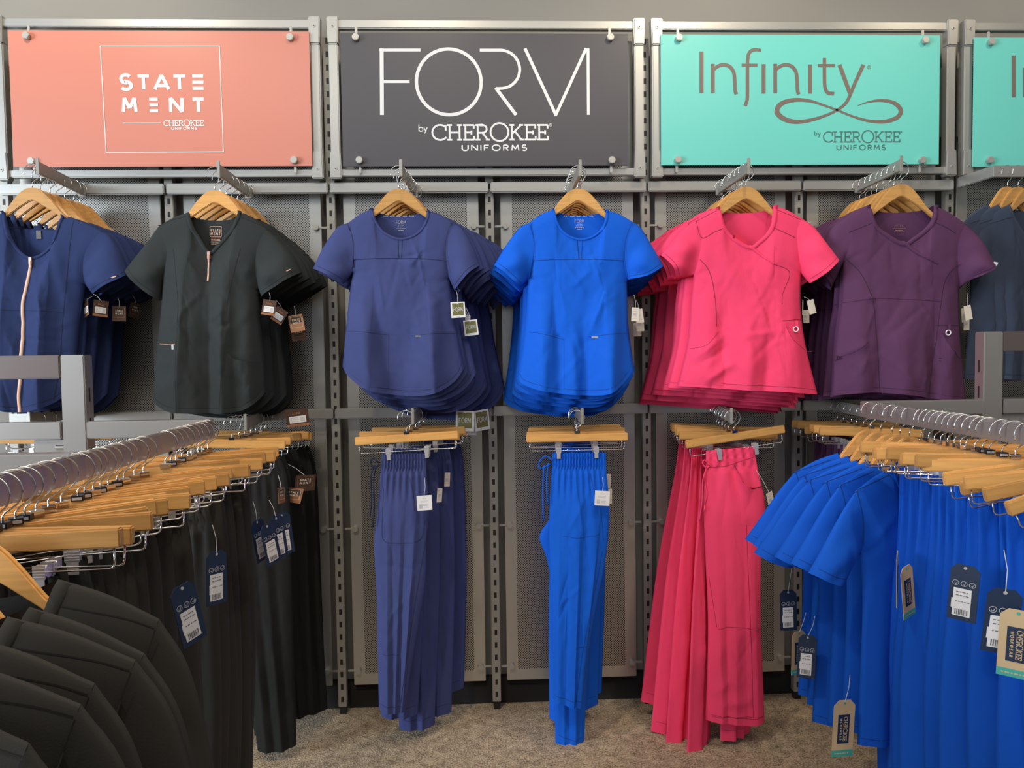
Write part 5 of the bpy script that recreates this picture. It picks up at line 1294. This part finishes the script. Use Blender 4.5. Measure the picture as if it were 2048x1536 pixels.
# right: royal tops, then trousers nearer the viewer
RT = mir(dict(seed=81.0, depth=.036, band=.013, neckR=[(0, -.30), (.035, -.265), (.075, -.205), (.098, -.146)], bneckR=[(0, -.165), (.05, -.162), (.098, -.146)],
  armR=[(.225, -.198), (.212, -.26), (.205, -.31), (.208, -.36)], sideR=[(.208, -.36), (.20, -.52), (.215, -.86)], hemR=[(0, -.875), (.12, -.87), (.215, -.86)],
  slR=dict(outer=[(.275, -.255), (.325, -.325), (.375, -.392)], inner=[(.27, -.435)], cuff=[(.325, -.418)], depth=.040),
  seams=[([(-.24, -.203), (-.20, -.19), (-.12, -.165)], .0014), ([(-.223, -.20), (-.212, -.26), (-.208, -.34)], .0014), ([(.223, -.20), (.212, -.26), (.208, -.34)], .0014)],
  bands=[(-.15, -.3, -.16, -.87, .018), (-.10, -.3, -.10, -.87, -.006), (-.04, -.3, -.05, -.87, .016), (.02, -.3, .02, -.87, -.006), (.09, -.3, .09, -.87, .014)], creases=[(-.3, -.40, -.22, -.30, .014, .006), (-.19, -.34, -.10, -.26, .012, .006)]))
RTOP, rdr, _ = make_top('scrub_shirt', RT, 'royr')
RRT = []
for i, (d, rz, sc) in enumerate(((2.19, .02, 1.0), (2.13, .03, 1.0), (2.07, -.02, 1.03), (2.03, .14, .99), (1.985, .24, .98), (1.93, .33, .98))):
    p = along(RXR, d)
    o = use(RTOP, p, 'royal blue short-sleeved top on the right rack, %s from the back' % (ORD[i] if i else 'first'), 'top', 'royal blue tops on the right rack', rz=rz, sc=sc)
    o.scale = (sc, .6, sc)
    RRT.append(o)
    use(HANGER, p, 'wooden hanger of the right-rack blue top that is %s from the back' % (ORD[i] if i else 'first'), 'hanger', 'top hangers on the right rack', rz=rz)
PR1, _ = make_pants('scrub_trousers', SLIM(.088, 1.02, 91.0, .0, .03, 1.9), 'royr')
PR2, _ = make_pants('scrub_trousers', SLIM(.080, 1.0, 97.0, .01, .025, 1.9), 'royr')
dr_ = [1.90, 1.87, 1.845, 1.82, 1.795, 1.77, 1.745, 1.715, 1.69, 1.665, 1.62, 1.585, 1.55, 1.515, 1.47, 1.44, 1.40]
ty_ = [0]*12+[-.12, -.24, -.14, -.22, -.34]
rr_ = [.0, -.12, -.3, -.1, -.2, -.35, -.15, -.4, -.2, -.3, -.18, -.4, -.15, -.1, -.2, -.1, -.15]
RPT = []
for i, d in enumerate(dr_):
    p = along(RXR, d); rz = rr_[i]
    use(CLIPHD if i in (8, 9, 10) else CLIPH, p, 'wooden clip hanger on the right rack, %s from the back' % (NTH[i] if i else 'first'), 'hanger', 'clip hangers on the right rack', rz=rz, ry=rnd.uniform(-.03, .03)+ty_[i])
    o = use((PR1, PR2)[i % 2], p, 'royal blue trousers on the right rack, %s from the back' % (NTH[i] if i else 'first'), 'trousers', 'royal blue trousers on the right rack', rz=rz+rnd.uniform(-.08, .08), ry=rnd.uniform(-.015, .015)+ty_[i]*.25)
    o.scale = (rnd.uniform(1.0, 1.15), .9, rnd.uniform(.97, 1.04)); RPT.append(o)
for o, px, Y_, st, ry_, rz_, sp_ in ((RRT[0], (1576, 1180), 2.14, 'navy', -.02, .0, (1584, 1108)), (RRT[1], (1598, 1262), 2.09, 'kraft', .03, .5, (1612, 1225)), (RRT[2], (1616, 1270), 2.03, 'navy', .05, -.5, (1630, 1232)), (RRT[4], (1690, 1400), 1.84, 'kraft', .06, -.1, (1700, 1350)),
    (RPT[0], (1795, 1105), 1.72, 'kraft', -.12, 1.1, None), (RPT[2], (1812, 1132), 1.66, 'kraft', -.16, .9, None), (RPT[6], (1932, 1130), 1.48, 'navy', .05, -.7, None), (RPT[9], (2012, 1178), 1.32, 'navy', .1, -.25, (2008, 1100)), (RPT[10], (2038, 1220), 1.30, 'kraft', .05, -.6, None)):
    hang_tag(o, at(px[0], px[1], WY(Y_)), st, 0, ry_, rz_, 1.4 if px[0] == 1690 else 1.18, None if sp_ is None else at(sp_[0], sp_[1], WY(Y_)))

# ------------------------------------------------------------------ the bracket rail and grey-navy tops at the right edge
zb = 2.083
b0 = at(1918, 0, -.034)[0]; c0 = at(1986, 0, -.22)[0]
root = thing('bracket_rail', (b0, -.034, zb), 'silver bracket rail reaching out from the wall at the right edge', 'hanging rail')
mb = MB(); ex, ey = c0-b0, -.186
mb.prism([(0, 0), (.014, 0), (ex+.014, ey), (ex, ey)], -.042, 0)
mb.v = [(x, z, y) for x, y, z in mb.v]; build('side_arm', mb, M_['steel'], root, bevel=.003)
mb = MB(); mb.box((ex, ey-.014, -.042), (ex+1.1, ey, 0)); build('front_bar', mb, M_['steel'], root, bevel=.003)
GN = mir(dict(seed=85.0, depth=.036, band=.012, neckR=[(0, -.29), (.03, -.25), (.07, -.20), (.098, -.146)], bneckR=[(0, -.168), (.05, -.164), (.098, -.146)],
  armR=[(.195, -.198), (.180, -.26), (.175, -.31), (.180, -.35)], sideR=[(.180, -.35), (.18, -.52), (.205, -.78)], hemR=[(0, -.79), (.12, -.785), (.205, -.78)],
  slR=dict(outer=[(.235, -.24), (.275, -.33)], inner=[(.20, -.40)], cuff=[(.24, -.37)], depth=.036), seams=[([(-.19, -.22), (-.12, -.20), (-.08, -.19)], .0014), ([(0, -.29), (.06, -.36)], .002)],
  bands=[(-.10, -.3, -.11, -.78, .014), (-.04, -.3, -.04, -.78, -.004), (.04, -.3, .04, -.78, .012)]))
GTOP, gdr, _ = make_top('scrub_shirt', GN, 'greyn')
for i, (px, rz, nm) in enumerate(((2020, .30, 'grey-navy top at the far right edge, leftmost on the bracket rail'), (2042, .26, 'grey-navy top at the far right edge, second on the bracket rail'), (2066, .22, 'grey-navy top at the far right edge, third on the bracket rail'))):
    x = at(px, 0, -.227)[0]; p = Vector((x, -.227, zb))
    o = use(GTOP, p, nm, 'top', 'grey-navy tops on the bracket rail', rz=rz); o.scale = (1, .6, 1)
    use(HANGER, p, 'wooden hanger of the '+nm.replace('at the far right edge, ', ''), 'hanger', 'hangers on the bracket rail', rz=rz)
